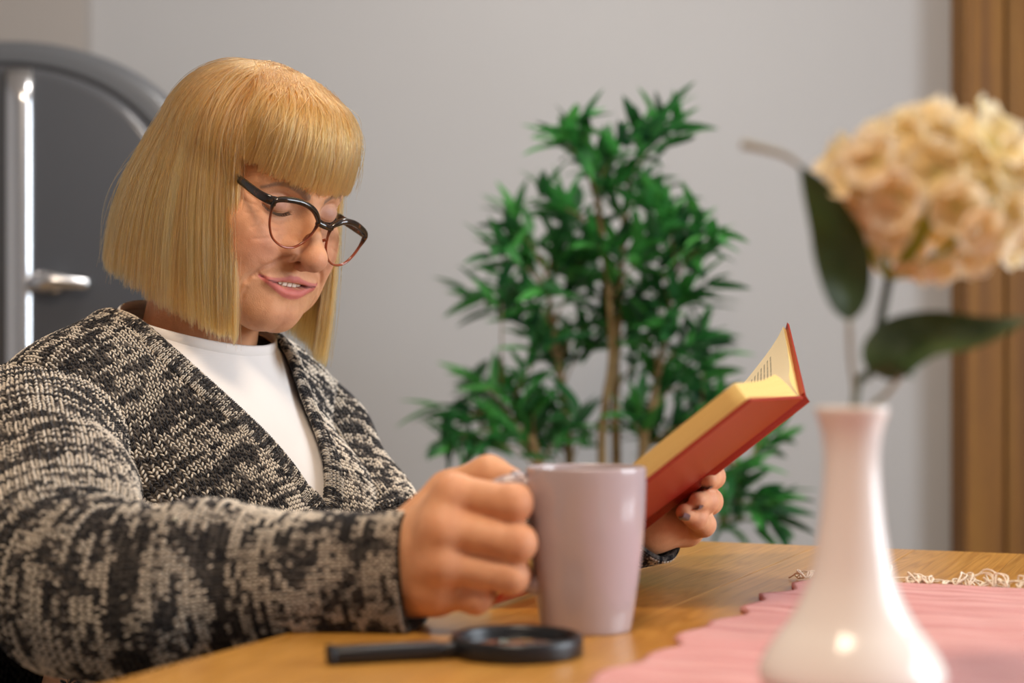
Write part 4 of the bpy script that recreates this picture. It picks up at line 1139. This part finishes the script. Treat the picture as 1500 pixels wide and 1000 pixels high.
for sx in (1, -1):
    P = gl2h(oc[:, 0] * sx, oc[:, 2]); W_ = h2w(P)
    rr = .0012 + .0019 * np.clip((oc[:, 2] - .002) / .016, 0, 1)
    v, f = tube(W_, rr * .9, 10, True, up=HR[:, 1], ry=rr * 1.15)
    np_mesh('rim', v, f, M['tortoise'], glasses, attrs={'hz': hz_of(np.repeat(oc[:, 2], 10))})
    c2 = oc.mean(0); rows = []
    for q in (1., .75, .5, .25, .02):
        pt = c2 + (oc - c2) * q; h_ = gl2h(pt[:, 0] * sx, pt[:, 2]); h_[:, 1] += .0012 * (1 - q * q); rows.append(h2w(h_))
    V = np.concatenate(rows); k = len(V)
    g = grid_faces(5, 90, True)
    np_mesh('lens', V, g, M['lens'], glasses)
    # temple arm
    p0 = gl2h(.0590 * sx, .0130)
    tpts = [p0 + np.array([-.001 * sx, .0005, 0]), p0 + np.array([.0050 * sx, -.004, 0]), p0 + np.array([.0075 * sx, -.016, .001]), p0 + np.array([.0052 * sx, -.042, .004]), p0 + np.array([.0015 * sx, -.075, .007]), p0 + np.array([.0015 * sx, -.098, .003]), p0 + np.array([.0015 * sx, -.116, -.014])]
    c = catmull(h2w(np.array(tpts)), 40)
    v, f = tube(c, .0012, 10, up=HR[:, 2], ry=np.linspace(.0044, .0032, 40)); np_mesh('temple', v, f, M['tortoise'], glasses, attrs={'hz': np.ones(len(v))})
    v, f = tube(catmull([h2w(gl2h(.0100 * sx, -.002)), h2w(gl2h(.0090 * sx, -.006) + np.array([0, -.005, 0])), h2w(gl2h(.0095 * sx, -.011) + np.array([0, -.006, 0]))], 10), .0014, 8); np_mesh('nose_pad', v, f, M['tortoise'], glasses, attrs={'hz': np.full(len(v), .15)})
c = catmull([h2w(gl2h(x, z) + np.array([0, y, 0])) for x, z, y in ((-.0105, .0095, 0), (-.005, .0085, .001), (0, .0085, .0015), (.005, .0085, .001), (.0105, .0095, 0))], 20)
v, f = tube(c, .0016, 10, up=HR[:, 2], ry=.0026); np_mesh('bridge', v, f, M['tortoise'], glasses, attrs={'hz': np.ones(len(v))})

# ================================================================ hair: blonde bob with a fringe, strand by strand (head space)
CR = np.array([0, -.083, .0985])
GRAV = HR.T @ np.array([0, 0, -1.])
def hair_paths(az, kind, depth, jit, n=22):
    """az (N,) azimuth, 0 = forward, + = her right.  depth 0 outer .. 1 inner"""
    N_ = len(az); t = np.linspace(0, 1, n)[None, :] * np.ones((N_, 1))
    sa, ca = np.sin(az), np.cos(az); aa = np.abs(az)
    sc = (1 - .16 * depth)
    if kind == 'bob':
        back = np.clip((aa - 1.2) / (math.pi - 1.2), 0, 1)
        rx = .0865 + .009 * np.sin(np.pi * np.clip(back, 0, 1)); ry_b = .118; ry_f = .066
        hx = rx * sa * sc; hy = np.where(ca > 0, ry_f * ca, ry_b * ca) * sc
        hz = -.124 + .012 * back - .016 * np.clip(-np.sin(az), 0, 1) * np.clip((2.0 - aa) / .6, 0, 1) + jit[:, 0] * .004 + depth * .004
        top = (CR[2] - .010 * depth)[:, None]
        e = 2 / (2.5 - .55 * back + .2 * jit[:, 1])[:, None]
        u = np.sin(t * np.pi / 2) ** e; w = 1 - np.cos(t * np.pi / 2) ** e
        x = hx[:, None] * u; y = CR[1] + hy[:, None] * u; z = top - (top - hz[:, None]) * w
        # outward flare at the back, curl under at the hem
        low = np.clip((.03 - z) / .15, 0, 1)
        fl = (.004 + .014 * back)[:, None] * np.sin(np.pi * np.clip(low * .85, 0, 1)) - .014 * np.clip((low - .72) / .28, 0, 1)[:] ** 2
        x = x + sa[:, None] * fl * .8; y = y + ca[:, None] * fl
        # locks beside the face swing forward with gravity
        g = np.clip((2.0 - aa) / .7, 0, 1)[:, None] * np.clip((.035 - z), 0, 1)
        x = x + GRAV[0] / -GRAV[2] * g * .8; y = y + GRAV[1] / -GRAV[2] * g * 1.0
        return np.stack([x, y, z], -1)
    else:
        f_ = az / 1.32                                     # -1..1 across the fringe
        ex = .070 * np.sin(f_ * 1.35) ; ey = -.070 + .0915 * np.cos(f_ * 1.18) ** .9
        ez = .0175 + .013 * np.clip(np.abs(f_) - .25, 0, 1) + jit[:, 0] * .003
        st = np.array([0, -.062, .0990]) 
        c0 = np.stack([.018 * f_, np.full(N_, st[1]) + .012 * jit[:, 1], np.full(N_, st[2]) - .004 * np.abs(f_)], -1)
        e = 2 / (2.7 + .2 * jit[:, 1])[:, None]
        u = np.sin(t * np.pi / 2) ** e; w = 1 - np.cos(t * np.pi / 2) ** e
        hx, hy = ex - c0[:, 0], ey - c0[:, 1]
        s2 = sc[:, None]
        x = c0[:, :1] + hx[:, None] * u * s2; y = c0[:, 1:2] + hy[:, None] * u * s2
        top = c0[:, 2] - .010 * depth
        z = top[:, None] - (top - ez)[:, None] * w
        low = np.clip((.06 - z) / .045, 0, 1)
        y = y - .004 * low ** 2
        return np.stack([x, y, z], -1)
hr = np.random.default_rng(4)
def outside_skull(P, depth):
    """keep hair clear of the scalp"""
    c = np.array([0, -.082, .020]); pad = (.0075 + .0075 * (1 - depth))[:, None, None]
    r = np.array([.070, .080, .073]) + pad
    q = (P - c) / r; k = np.linalg.norm(q, axis=-1, keepdims=True)
    return np.where(k < 1, c + (P - c) / np.maximum(k, 1e-6), P)
def make_strands(kind, count, lo, hi, nclump):
    az = hr.uniform(lo, hi, count)
    if kind == 'bob': az = np.where(hr.random(count) < .5, az, -az)
    depth = hr.random(count) ** 1.6
    jit = hr.normal(size=(count, 3)) * np.array([.6, .5, 1])
    P = hair_paths(az, kind, depth, np.clip(jit, -1.6, 1.6))
    # clumping: strands drift towards their clump leader
    cid = (az - az.min()) / (az.max() - az.min() + 1e-9) * nclump
    lead = np.floor(cid) + .5
    laz = lead / nclump * (az.max() - az.min()) + az.min()
    crn = hr.normal(size=(int(nclump) + 2, 3)); cj = crn[lead.astype(int)]
    Pc = hair_paths(laz + .25 * (az - laz), kind, depth, np.clip(jit * .3 + cj * .8, -1.6, 1.6))
    t = np.linspace(0, 1, P.shape[1])[None, :, None]
    k = .65 * t ** 1.3
    P = outside_skull(P * (1 - k) + Pc * k, depth)
    for _ in range(14): P[:, 1:-1] = .5 * P[:, 1:-1] + .25 * (P[:, :-2] + P[:, 2:])
    P = outside_skull(P, depth + .3)
    # fine waviness and stray hairs
    ph = hr.uniform(0, 6.28, (count, 1, 3)); fq = hr.uniform(3, 9, (count, 1, 1)); am = .0009 * hr.random((count, 1, 1)) + .0003
    stray = (hr.random(count) < .05)[:, None, None] * .006 * hr.random((count, 1, 1))
    P = P + np.sin(t * fq + ph) * (am + stray * t)
    off = P - np.array([0, -.085, .02]); P = P + norm(off) * stray * t * .6
    # crown: hairs lift slightly and vary
    rj = hr.normal(size=(count, 1, 2)) * .009; fade = (1 - t) ** 2
    P[:, :, :2] += rj * fade; P[:, :, 2] -= ((rj ** 2).sum(-1) * 6. + np.abs(hr.normal(size=(count, 1))) * .0010) * fade[..., 0]
    cr_ = hr.random(int(nclump) * 2 + 4)[(cid * 2).astype(int)]
    tint = np.clip(.55 * cr_ + .45 * hr.random(count) + hr.normal(size=count) * .05, 0, 1)
    return P, tint
S1, d1 = make_strands('bob', 19000, .80, math.pi, 280)
S2, d2 = make_strands('fringe', 6000, -1.32, 1.32, 90)
S = np.concatenate([S1, S2]); dep = np.concatenate([d1, d2 * .72])
Sw = h2w(S.reshape(-1, 3)).astype(np.float32)
npt = S.shape[1]
hc_ = bpy.data.hair_curves.new('hair')
hc_.add_curves([npt] * len(S))
hc_.position_data.foreach_set('vector', Sw.ravel()) if hasattr(hc_, 'position_data') else None
ra = hc_.attributes.get('radius') or hc_.attributes.new('radius', 'FLOAT', 'POINT')
rad = np.repeat((hr.uniform(.00016, .00030, len(S)))[:, None], npt, 1) * np.interp(np.linspace(0, 1, npt), [0, .1, .8, 1], [.8, 1, .9, .25])[None]
ra.data.foreach_set('value', rad.astype(np.float32).ravel())
ta_ = hc_.attributes.new('tint', 'FLOAT', 'CURVE'); ta_.data.foreach_set('value', dep.astype(np.float32))
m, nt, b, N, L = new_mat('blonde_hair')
hb = N.new('ShaderNodeBsdfHairPrincipled'); hb.model = 'CHIANG'; hb.parametrization = 'COLOR'
hi_ = N.new('ShaderNodeHairInfo')
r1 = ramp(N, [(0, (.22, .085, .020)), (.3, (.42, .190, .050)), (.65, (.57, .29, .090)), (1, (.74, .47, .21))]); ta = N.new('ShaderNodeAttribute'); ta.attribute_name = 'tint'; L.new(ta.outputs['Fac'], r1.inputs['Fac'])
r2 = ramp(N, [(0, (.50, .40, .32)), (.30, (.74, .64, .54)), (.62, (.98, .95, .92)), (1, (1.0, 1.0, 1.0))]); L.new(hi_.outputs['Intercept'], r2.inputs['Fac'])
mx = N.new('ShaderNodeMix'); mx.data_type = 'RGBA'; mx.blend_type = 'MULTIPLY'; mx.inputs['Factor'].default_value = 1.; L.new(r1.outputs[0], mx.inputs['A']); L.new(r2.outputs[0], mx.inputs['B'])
L.new(mx.outputs['Result'], hb.inputs['Color']); hb.inputs['Roughness'].default_value = .32; hb.inputs['Radial Roughness'].default_value = .45; hb.inputs['Random Roughness'].default_value = .3
L.new(hb.outputs[0], N['Material Output'].inputs['Surface'])
M['hair'] = m
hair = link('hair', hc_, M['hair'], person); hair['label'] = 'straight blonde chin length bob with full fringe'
# dense underlayer so that no scalp shows through
na, nt_ = 120, 24
azs = np.linspace(.84, 2 * math.pi - .84, na)
azs = np.where(azs > math.pi, azs - 2 * math.pi, azs)
U1 = hair_paths(azs, 'bob', np.full(na, .85), np.zeros((na, 3)), nt_)
U1 = outside_skull(U1, np.full(na, 1.55))[:, :-3]
U2 = hair_paths(np.linspace(-1.32, 1.32, 60), 'fringe', np.full(60, .9), np.zeros((60, 3)), nt_); U2 = outside_skull(U2, np.full(60, 1.55))[:, :-3]
v, f = join([(h2w(U1.reshape(-1, 3)), grid_faces(na, nt_ - 3)), (h2w(U2.reshape(-1, 3)), grid_faces(60, nt_ - 3))])
np_mesh('hair_underlayer', v, f, simple('blonde_underlayer', (.36, .20, .07), .7), person)
# ================================================================ knitted cardigan
def bil(G, r, c):
    """bilinear lookup in a grid of points G (nr, nc, 3)"""
    r = np.clip(r, 0, G.shape[0] - 1.001); c = np.clip(c, 0, G.shape[1] - 1.001)
    i, j = r.astype(int), c.astype(int); a, b_ = (r - i)[..., None], (c - j)[..., None]
    return G[i, j] * (1 - a) * (1 - b_) + G[i + 1, j] * a * (1 - b_) + G[i, j + 1] * (1 - a) * b_ + G[i + 1, j + 1] * a * b_
kr = np.random.default_rng(9)
def marl(nr, nc, seed):
    """marled yarn: short dark and light runs along each course, 0 dark .. 1 cream"""
    r_ = np.random.default_rng(seed)
    def sm(n, m, sy, sx):
        g = r_.normal(size=(n // sy + 3, m // sx + 3))
        return bil(g[..., None].repeat(3, -1), *(np.meshgrid(np.arange(n) / sy, np.arange(m) / sx, indexing='ij')))[..., 0]
    n = .16 + .95 * sm(nr, nc, 1, 3) + .55 * sm(nr, nc, 3, 6) + .95 * sm(nr, nc, 2, 2) + .40 * r_.normal(size=(nr, nc))
    return n
LEG = np.array([  # x across (wales), y along (courses), z out : spindle, 2 rings of 3
    (.04, -.62, -.10), (.17, -.22, .42), (.02, -.18, -.05), (.33, -.26, -.05), (.31, .20, .40), (.14, .26, -.08), (.49, .16, -.08), (.44, .60, -.12)])
LEGF = np.array([(0, 1, 2), (0, 3, 1), (0, 2, 3), (1, 4, 5), (1, 5, 2), (3, 6, 4), (3, 4, 1), (2, 5, 6), (2, 6, 3), (4, 7, 5), (4, 6, 7), (5, 7, 6)])
LEGF = LEGF[:, ::-1]
def stitches(P, du, dv, nn, val, W, H, T=.0033):
    """P (N,3) stitch centres, du across, dv along (unit), nn outward"""
    n = len(P); W = np.broadcast_to(np.asarray(W, float), (n,)); H = np.broadcast_to(np.asarray(H, float), (n,))
    Vs, Fs, Cs = [], [], []
    dark = np.array([.016, .014, .016]); mid = np.array([.20, .165, .14]); cream = np.array([.76, .66, .54])
    k0 = 0
    for sx in (1, -1):
        l = LEG * np.array([sx, 1, 1])
        j = kr.normal(size=(n, 1)) * .05
        v = P[:, None] + (l[None, :, 0] + j) [..., None] * (W[:, None, None] * du[:, None]) + l[None, :, 1, None] * (H[:, None, None] * dv[:, None]) * 1.08 + l[None, :, 2, None] * T * nn[:, None]
        f = LEGF if sx > 0 else LEGF[:, ::-1]
        Fs.append((f[None] + (np.arange(n) * 8)[:, None, None] + k0).reshape(-1, 3)); k0 += n * 8
        Vs.append(v.reshape(-1, 3))
        t = val + kr.normal(size=n) * .45
        c = np.where((t < -.35)[:, None], dark, np.where((t < .12)[:, None], dark * .5 + mid * .5, np.where((t < .40)[:, None], mid * .6 + cream * .4, cream)))
        c = c * (1 + kr.normal(size=(n, 1)) * .10)
        # plied yarn: the two ends of a leg differ a little
        cc = np.repeat(c[:, None], 8, 1)
        mixv = kr.random((n, 1, 1)) * .5
        other = np.where((kr.random(n) < .5)[:, None, None], dark, mid)
        cc[:, 5:] = cc[:, 5:] * (1 - mixv) + other * mixv
        Cs.append(np.clip(cc, 0, 1).reshape(-1, 3))
    return np.concatenate(Vs), np.concatenate(Fs), np.concatenate(Cs)
m, nt, b, N, L = new_mat('marled_wool')
at = N.new('ShaderNodeVertexColor'); at.layer_name = 'Col'; L.new(at.outputs['Color'], b.inputs['Base Color'])
b.inputs['Roughness'].default_value = .95; b.inputs['Sheen Weight'].default_value = .25; b.inputs['Sheen Roughness'].default_value = .5; b.inputs['Specular IOR Level'].default_value = .12
tc = N.new('ShaderNodeTexCoord'); nz = N.new('ShaderNodeTexNoise'); nz.inputs['Scale'].default_value = 1800; L.new(tc.outputs['Object'], nz.inputs['Vector'])
bp = N.new('ShaderNodeBump'); bp.inputs['Strength'].default_value = .5; bp.inputs['Distance'].default_value = .0006; L.new(nz.outputs['Fac'], bp.inputs['Height']); L.new(bp.outputs['Normal'], b.inputs['Normal'])
M['wool'] = m
M['wool_base'] = noisy('marled_wool_ground', [(.42, (.012, .011, .012)), (.60, (.10, .085, .072))], nscale=210, detail=3, rough=1., spec=.05)
cardigan = empty('cardigan', person.location); cardigan.parent = person
cardigan['label'] = 'chunky cardigan knitted in black and cream marled wool'
ST_V, ST_F, ST_C, ST_K = [], [], [], [0]
def add_st(v, f, c):
    ST_V.append(v); ST_F.append(f + ST_K[0]); ST_C.append(c); ST_K[0] += len(v)
SW, SH_ = .0056, .0039                   # wale width, course height

# ---- torso panels: rays around a left-right axis through the chest, marched in to the body
AXF, AXU = .0, -.13
def cloth_sdf(p):
    d = torso_sdf(p, .010)
    d = smin(d, ell(p, (0, -.055, -.27), (.195, .165, .130)), .05)
    # soft folds: under the arm, across the bust
    w = .0035 * np.sin(p[:, 2] * 55 + p[:, 0] * 30) * np.exp(-((p[:, 0] - .11) / .05) ** 2) * np.exp(-((p[:, 2] + .11) / .07) ** 2)
    w = w + .0022 * np.sin(p[:, 2] * 40 - p[:, 0] * 60 + 1.) * np.exp(-((p[:, 2] + .17) / .06) ** 2)
    return d - w
phis = np.radians(np.linspace(-86, 250, 300)); cols = np.arange(-.212, .2121, SW)
RR, PP = np.meshgrid(cols, phis)                            # rows: phi
dirs = np.stack([np.zeros_like(RR), np.cos(PP), np.sin(PP)], -1).reshape(-1, 3)
org = np.stack([RR.ravel(), np.full(RR.size, AXF), np.full(RR.size, AXU)], -1)
dist = np.full(len(org), .42)
for _ in range(60):
    d = cloth_sdf((org + dirs * dist[:, None]).astype(np.float32))
    dist = dist - np.clip(d, -.02, .05) * .8
    dist = np.maximum(dist, .004)
hit = (np.abs(d) < .003) & (dist > .01)
TG = (org + dirs * dist[:, None]).reshape(*RR.shape, 3); HIT = hit.reshape(RR.shape)
def v_mid(u): return -.016 * np.clip((.03 - u) / .13, 0, 1)
def v_half(u):
    """half width of the V opening at height u (torso space)"""
    t = np.clip((u + .104) / .160, 0, 1.6)
    return .088 * t ** .95
def in_opening(p):
    r, f, u = p[..., 0], p[..., 1], p[..., 2]
    a = (u > -.104) & (np.abs(r - v_mid(u)) < v_half(u)) & (f > -.02)
    b_ = ((r / .086) ** 2 + ((f + .004) / .084) ** 2 < 1) & (u > -.02)
    return a | b_
OPEN = in_opening(TG)
keep = HIT & ~OPEN
g = grid_faces(*RR.shape)
kf = keep.ravel()[g].all(1)
np_mesh('body_panel', t2w(TG.reshape(-1, 3)), g[kf][:, ::-1], M['wool_base'], cardigan)
# courses by arc length from the shoulder line
top_i = np.argmin(np.abs(np.degrees(phis) - 84))
for j in range(RR.shape[1]):
    P = TG[:, j]; ok = keep[:, j]
    sl = np.concatenate([[0], np.cumsum(np.linalg.norm(np.diff(P, axis=0), axis=1))]); sl = sl - sl[top_i]
    for side in (-1, 1):
        n = 100 if side < 0 else 60
        s_ = (np.arange(n) + .5) * SH_ * side
        idx = np.interp(s_, sl, np.arange(len(sl)))
        i0 = idx.astype(int).clip(0, len(sl) - 2); a = (idx - i0)[:, None]
        Q = P[i0] * (1 - a) + P[i0 + 1] * a
        good = ok[i0] & ok[i0 + 1] & (s_ > sl[0]) & (s_ < sl[-1])
        if j == 0: MV = {} if side == -1 else MV
        if side not in MV: MV[side] = marl(110, RR.shape[1] + 2, 40 + side)
        dv = norm(P[i0] - P[i0 + 1]) * (1 if side < 0 else -1) * -1
        # outward normal from the distance field
        e = .002; nn = np.stack([cloth_sdf(Q + np.eye(3)[k] * e) - cloth_sdf(Q - np.eye(3)[k] * e) for k in range(3)], -1); nn = norm(nn)
        du = norm(np.cross(dv, nn))
        Q, dv, nn, du = Q[good], dv[good], nn[good], du[good]
        if not len(Q): continue
        stretch = SW / np.clip(np.abs(du[:, 0]), .45, 1)
        add_st(*stitches(t2w(Q), du @ TM.T, dv @ TM.T, nn @ TM.T, MV[side][:n][good, j], stretch, SH_))

# ---- sleeves: swept tubes with folds at the elbow and a ribbed cuff
def sleeve(sh, el, wr, rads, seed, inner, cuff_dir, nth=None):
    sh, el, wr = t2w(sh), t2w(el), t2w(wr)
    inn = norm(.5 * (sh + wr) - el)
    ctrl = [sh + norm(sh - el) * .045, sh, sh * .55 + el * .45 - inn * .004, el - (el - sh) * .13 - inn * .004, el + inn * .012, el + (wr - el) * .18 - inn * .002, el * .45 + wr * .55, wr, wr + norm(wr - el) * .012]
    c = catmull(np.array(ctrl), 400)
    ln = np.concatenate([[0], np.cumsum(np.linalg.norm(np.diff(c, axis=0), axis=1))]); tot = ln[-1]
    nrow = int(tot / SH_)
    s = np.linspace(0, tot, nrow); c = np.stack([np.interp(s, ln, c[:, k]) for k in range(3)], 1)
    for _ in range(6): c[1:-1] = .5 * c[1:-1] + .25 * (c[:-2] + c[2:])
    t, n, b_ = frames(c, False, up=inn)
    q = s / tot
    r = np.interp(q, [0, .08, .25, .45, .56, .66, .80, .93, .97, 1], rads)
    r = np.convolve(np.pad(r, 8, mode='edge'), np.ones(17) / 17, 'valid')
    ncol = int(2 * math.pi * np.mean(rads) / SW)
    th = np.linspace(0, 2 * math.pi, ncol, endpoint=False)
    Q, TH = np.meshgrid(q, th, indexing='ij')
    io = np.cos(TH)                                     # +1 on the inner side of the bend (n starts towards it)
    rs = np.random.default_rng(seed)
    qe = np.interp(np.linalg.norm(el - c, axis=1).argmin(), np.arange(nrow), q)
    fold = .0060 * np.exp(-((Q - qe) / .085) ** 2) * np.sin((Q - qe) * 92 + .5 * np.sin(TH * 2)) * np.clip(io + .35, 0, 1)
    fold += .0035 * np.sin(Q * 38 + TH * 1.0 + seed) * np.exp(-((Q - .75) / .14) ** 2)
    fold += .0040 * np.sin(Q * 26 - TH * 2 + seed * 2) * np.exp(-((Q - .22) / .12) ** 2)
    fold += .0020 * np.sin(TH * 3 + Q * 15)
    fold -= .0080 * np.exp(-((Q - qe - .012) / .010) ** 2) * np.clip(io, 0, 1)       # deep crease in the crook
    R_ = r[:, None] + fold
    P = c[:, None] + R_[..., None] * (np.cos(TH)[..., None] * n[:, None] + np.sin(TH)[..., None] * b_[:, None])
    P[..., 2] = np.where((P[..., 2] < .7525) & (((P - TC) @ E1) > -.004), .7525 + .15 * (P[..., 2] - .7525).clip(-.01, 0), P[..., 2])   # rests on the table
    # surface derivatives
    dv = np.gradient(P, axis=0); du = np.roll(P, -1, 1) - np.roll(P, 1, 1)
    nn = norm(np.cross(du, dv)); chk = ((P - c[:, None]) * nn).sum(-1).mean()
    if chk < 0: nn = -nn
    F = grid_faces(nrow, ncol, True)
    F = F if chk < 0 else F[:, ::-1]
    Pin = P[-1] - nn[-1] * .0035
    V = np.concatenate([P.reshape(-1, 3), Pin, P[-9] - nn[-9] * .0045])
    k = nrow * ncol; j = np.arange(ncol); j2 = (j + 1) % ncol
    rim = np.concatenate([np.stack([k - ncol + j, k - ncol + j2, k + j2, k + j], 1), np.stack([k + j, k + j2, k + ncol + j2, k + ncol + j], 1)])
    np_mesh('sleeve', V, [F, rim], M['wool_base'], cardigan)
    val = marl(nrow, ncol, seed)
    wid = np.linalg.norm(du, axis=-1) / 2; hgt = np.linalg.norm(dv, axis=-1)
    m_ = slice(1, nrow - 1)
    dvn, dun = norm(dv), norm(du)
    add_st(*stitches(P[m_].reshape(-1, 3), dun[m_].reshape(-1, 3), dvn[m_].reshape(-1, 3), nn[m_].reshape(-1, 3), val[m_].ravel(), wid[m_].ravel(), np.clip(hgt[m_].ravel(), .0015, .006)))
    return c, r
sleeve(R_SH + np.array([-.004, 0, -.008]), R_EL, R_WR + (R_WR - R_EL) * -.01, [.062, .070, .0690, .0640, .0640, .0610, .0510, .0440, .0420, .0425], 3, None, None)
sleeve(L_SH + np.array([.004, 0, -.008]), L_EL, L_WR, [.060, .066, .0600, .0540, .0520, .0480, .0430, .0360, .0330, .0330], 5, None, None)

# ---- neckband: ribbed edge following the V and round the back of the neck
def band_side(sx):
    us = np.linspace(-.109, .050, 60); out = []
    for u in us:
        r = float(v_mid(u)) + sx * max(v_half(u) + .004, .0)
        lo_, hi_ = -.02, .25                            # march inward along forward
        f = .25
        for _ in range(50):
            d_ = cloth_sdf(np.array([[r, f, u]], np.float32))[0]; f -= max(min(d_, .03), -.01) * .7
            if f < -.10: break
        out.append((r, f, u))
    return np.array(out)
bR = band_side(1); bL = band_side(-1)
bR = bR[bR[:, 1] > -.03]; bL = bL[bL[:, 1] > -.03]
a0, a1 = bR[-1], bL[-1]
ang0 = math.atan2(a0[0] / .088, (a0[1] + .004) / .086); back = []
for a in np.linspace(ang0, 2 * math.pi - ang0, 26)[1:-1]:
    r, f = .0895 * math.sin(a), -.004 + .0875 * math.cos(a)
    u = .12
    for _ in range(50):
        d_ = cloth_sdf(np.array([[r, f, u]], np.float32))[0]; u -= max(min(d_, .03), -.01) * .7
    back.append((r, f, u + .003))
loop = np.concatenate([bR, np.array(back), bL[::-1]])
for _ in range(8): loop[1:-1] = .5 * loop[1:-1] + .25 * (loop[:-2] + loop[2:])
lc = t2w(catmull(loop, 700)); ln = np.concatenate([[0], np.cumsum(np.linalg.norm(np.diff(lc, axis=0), axis=1))])
nb = int(ln[-1] / .0036); s = np.linspace(0, ln[-1], nb); lc = np.stack([np.interp(s, ln, lc[:, k]) for k in range(3)], 1)
lt = w2t(lc)
nn = norm(np.stack([cloth_sdf(lt + np.eye(3)[k] * .003) - cloth_sdf(lt - np.eye(3)[k] * .003) for k in range(3)], -1)) @ TM.T
tt = norm(np.gradient(lc, axis=0)); sd = norm(np.cross(tt, nn))
nth = 14; th = np.linspace(0, 2 * math.pi, nth, endpoint=False)
BP = lc[:, None] + np.cos(th)[None, :, None] * .0095 * sd[:, None] + np.sin(th)[None, :, None] * .0042 * nn[:, None]
np_mesh('neckband', BP.reshape(-1, 3), grid_faces(nb, nth, True), M['wool_base'], cardigan)
nn2 = norm(np.cos(th)[None, :, None] * sd[:, None] / .0095 + np.sin(th)[None, :, None] * nn[:, None] / .0042)
dth = norm(np.roll(BP, -1, 1) - np.roll(BP, 1, 1)); dal = norm(np.gradient(BP, axis=0))
add_st(*stitches(BP.reshape(-1, 3), dal.reshape(-1, 3), dth.reshape(-1, 3), nn2.reshape(-1, 3), marl(nb, nth, 77).ravel() * .8 - .1, .0034, .0038, .0022))
kn = np_mesh('knit_stitches', np.concatenate(ST_V), np.concatenate(ST_F), M['wool'], cardigan, True, colors=np.concatenate(ST_C)); kn['kind'] = 'stuff'
print('stitch tris', sum(len(f) for f in ST_F))

# ================================================================ white top with a low stand-up collar
m, nt, b, N, L = new_mat('white_jersey')
b.inputs['Base Color'].default_value = (.84, .79, .755, 1); b.inputs['Roughness'].default_value = .85; b.inputs['Sheen Weight'].default_value = .2; b.inputs['Specular IOR Level'].default_value = .2
tc = N.new('ShaderNodeTexCoord'); wv = N.new('ShaderNodeTexWave'); wv.bands_direction = 'Z'; wv.inputs['Scale'].default_value = 380; wv.inputs['Distortion'].default_value = 2.; L.new(tc.outputs['Object'], wv.inputs['Vector'])
bp = N.new('ShaderNodeBump'); bp.inputs['Strength'].default_value = .18; bp.inputs['Distance'].default_value = .0005; L.new(wv.outputs['Fac'], bp.inputs['Height']); L.new(bp.outputs['Normal'], b.inputs['Normal'])
M['jersey'] = m
neck_c = w2t(h2w((0, -.098, -.045))); nlo = np.array([0, -.005, -.01])
def shirt_sdf(p):
    d = torso_sdf(p, .001)
    # smooth concave chest between the breasts and the collar rising round the neck
    nk = cap(p, nlo + np.array([0, .004, 0]), nlo + (neck_c - nlo) * .62, .064, .060)
    d = smin(d, nk, .035)
    return d
sv, sq = surf_nets(shirt_sdf, (-.20, -.16, -.36), (.20, .20, .12), .0035)
# cut the collar along a sloping plane, higher at the back
ctop = .046 - .34 * (sv[:, 1] - .065)
kf = (sv[sq][:, :, 2] < ctop[sq]).all(1) & (sv[sq][:, :, 2] > -.22).all(1)
sv = laplacian(sv.astype(float), sq, 3)
sh_o = np_mesh('top', t2w(sv), sq[kf], M['jersey'], person); sh_o['label'] = 'plain white jersey top with low stand-up collar'
# collar hem
th = np.linspace(0, 2 * math.pi, 90, endpoint=False); ring = []
for a in th:
    dr = np.array([math.sin(a), math.cos(a), 0]); rr = .12
    for _ in range(40):
        u = .046 - .34 * (rr * dr[1] + .0 - .065) - .002
        p_ = np.array([[rr * dr[0], rr * dr[1], u]], np.float32); d_ = shirt_sdf(p_)[0]; rr -= np.clip(d_, -.01, .03) * .7
    ring.append((rr * dr[0], rr * dr[1], .046 - .34 * (rr * dr[1] - .065) - .002))
v, f = tube(t2w(np.array(ring)), .0016, 8, True, ry=.0055); np_mesh('collar', v, f, M['jersey'], sh_o)

# ================================================================ trousers, shoes, chair (below the table)
def leg_sdf(p):
    d = ell(p, (0, -.06, -.38), (.185, .14, .105))
    for sx in (-1, 1):
        knee = np.array([sx * .10, .36, -.38]); ank = np.array([sx * .11, .33, -.79])
        d = smin(d, cap(p, (sx * .09, -.05, -.38), knee, .083, .066), .04); d = smin(d, cap(p, knee, ank, .064, .052), .03)
    return smax(d, p[:, 2] + .30, .01)
v, q = surf_nets(leg_sdf, (-.24, -.24, -.86), (.24, .48, -.28), .009)
np_mesh('trousers', t2w(v), q, noisy('dark_denim', [(.3, (.015, .016, .022)), (.7, (.03, .032, .042))], nscale=300, rough=.9), person)
for sx in (-1, 1):
    def shoe_sdf(p):
        a = np.array([sx * .11, .33, -.80])
        d = smin(cap(p, a + [0, .0, -.035], a + [0, .15, -.062], .042, .034), cap(p, a + [0, 0, 0], a + [0, 0, -.04], .042, .042), .02)
        return smax(d, -(p[:, 2] + .8985), .004)
    v, q = surf_nets(shoe_sdf, (sx * .11 - .07, .25, -.92), (sx * .11 + .07, .54, -.74), .006)
    np_mesh('shoe', t2w(v), q, M['black_matte'], person)
chair = empty('dining_chair', t2w((0, -.07, -.90))); tag(chair, 'black wooden dining chair that the woman sits on', 'chair')
M['chair'] = simple('black_painted_wood', (.012, .011, .011), .4)
def cbox(nm, c, s, bev=.006):
    v, f = rbox(s, bev, 2); np_mesh(nm, t2w(v + np.array(c)), f, M['chair'], chair, False)
cbox('seat', (0, -.06, -.505), (.42, .42, .035), .012)
for sx in (-1, 1):
    cbox('leg', (sx * .18, .12, -.711), (.035, .035, .377)); cbox('leg', (sx * .18, -.25, -.711), (.035, .035, .377))
    cbox('post', (sx * .18, -.275, -.28), (.032, .028, .44))
for z in (-.14, -.24, -.34): cbox('back_rail', (0, -.275, z), (.34, .018, .06))
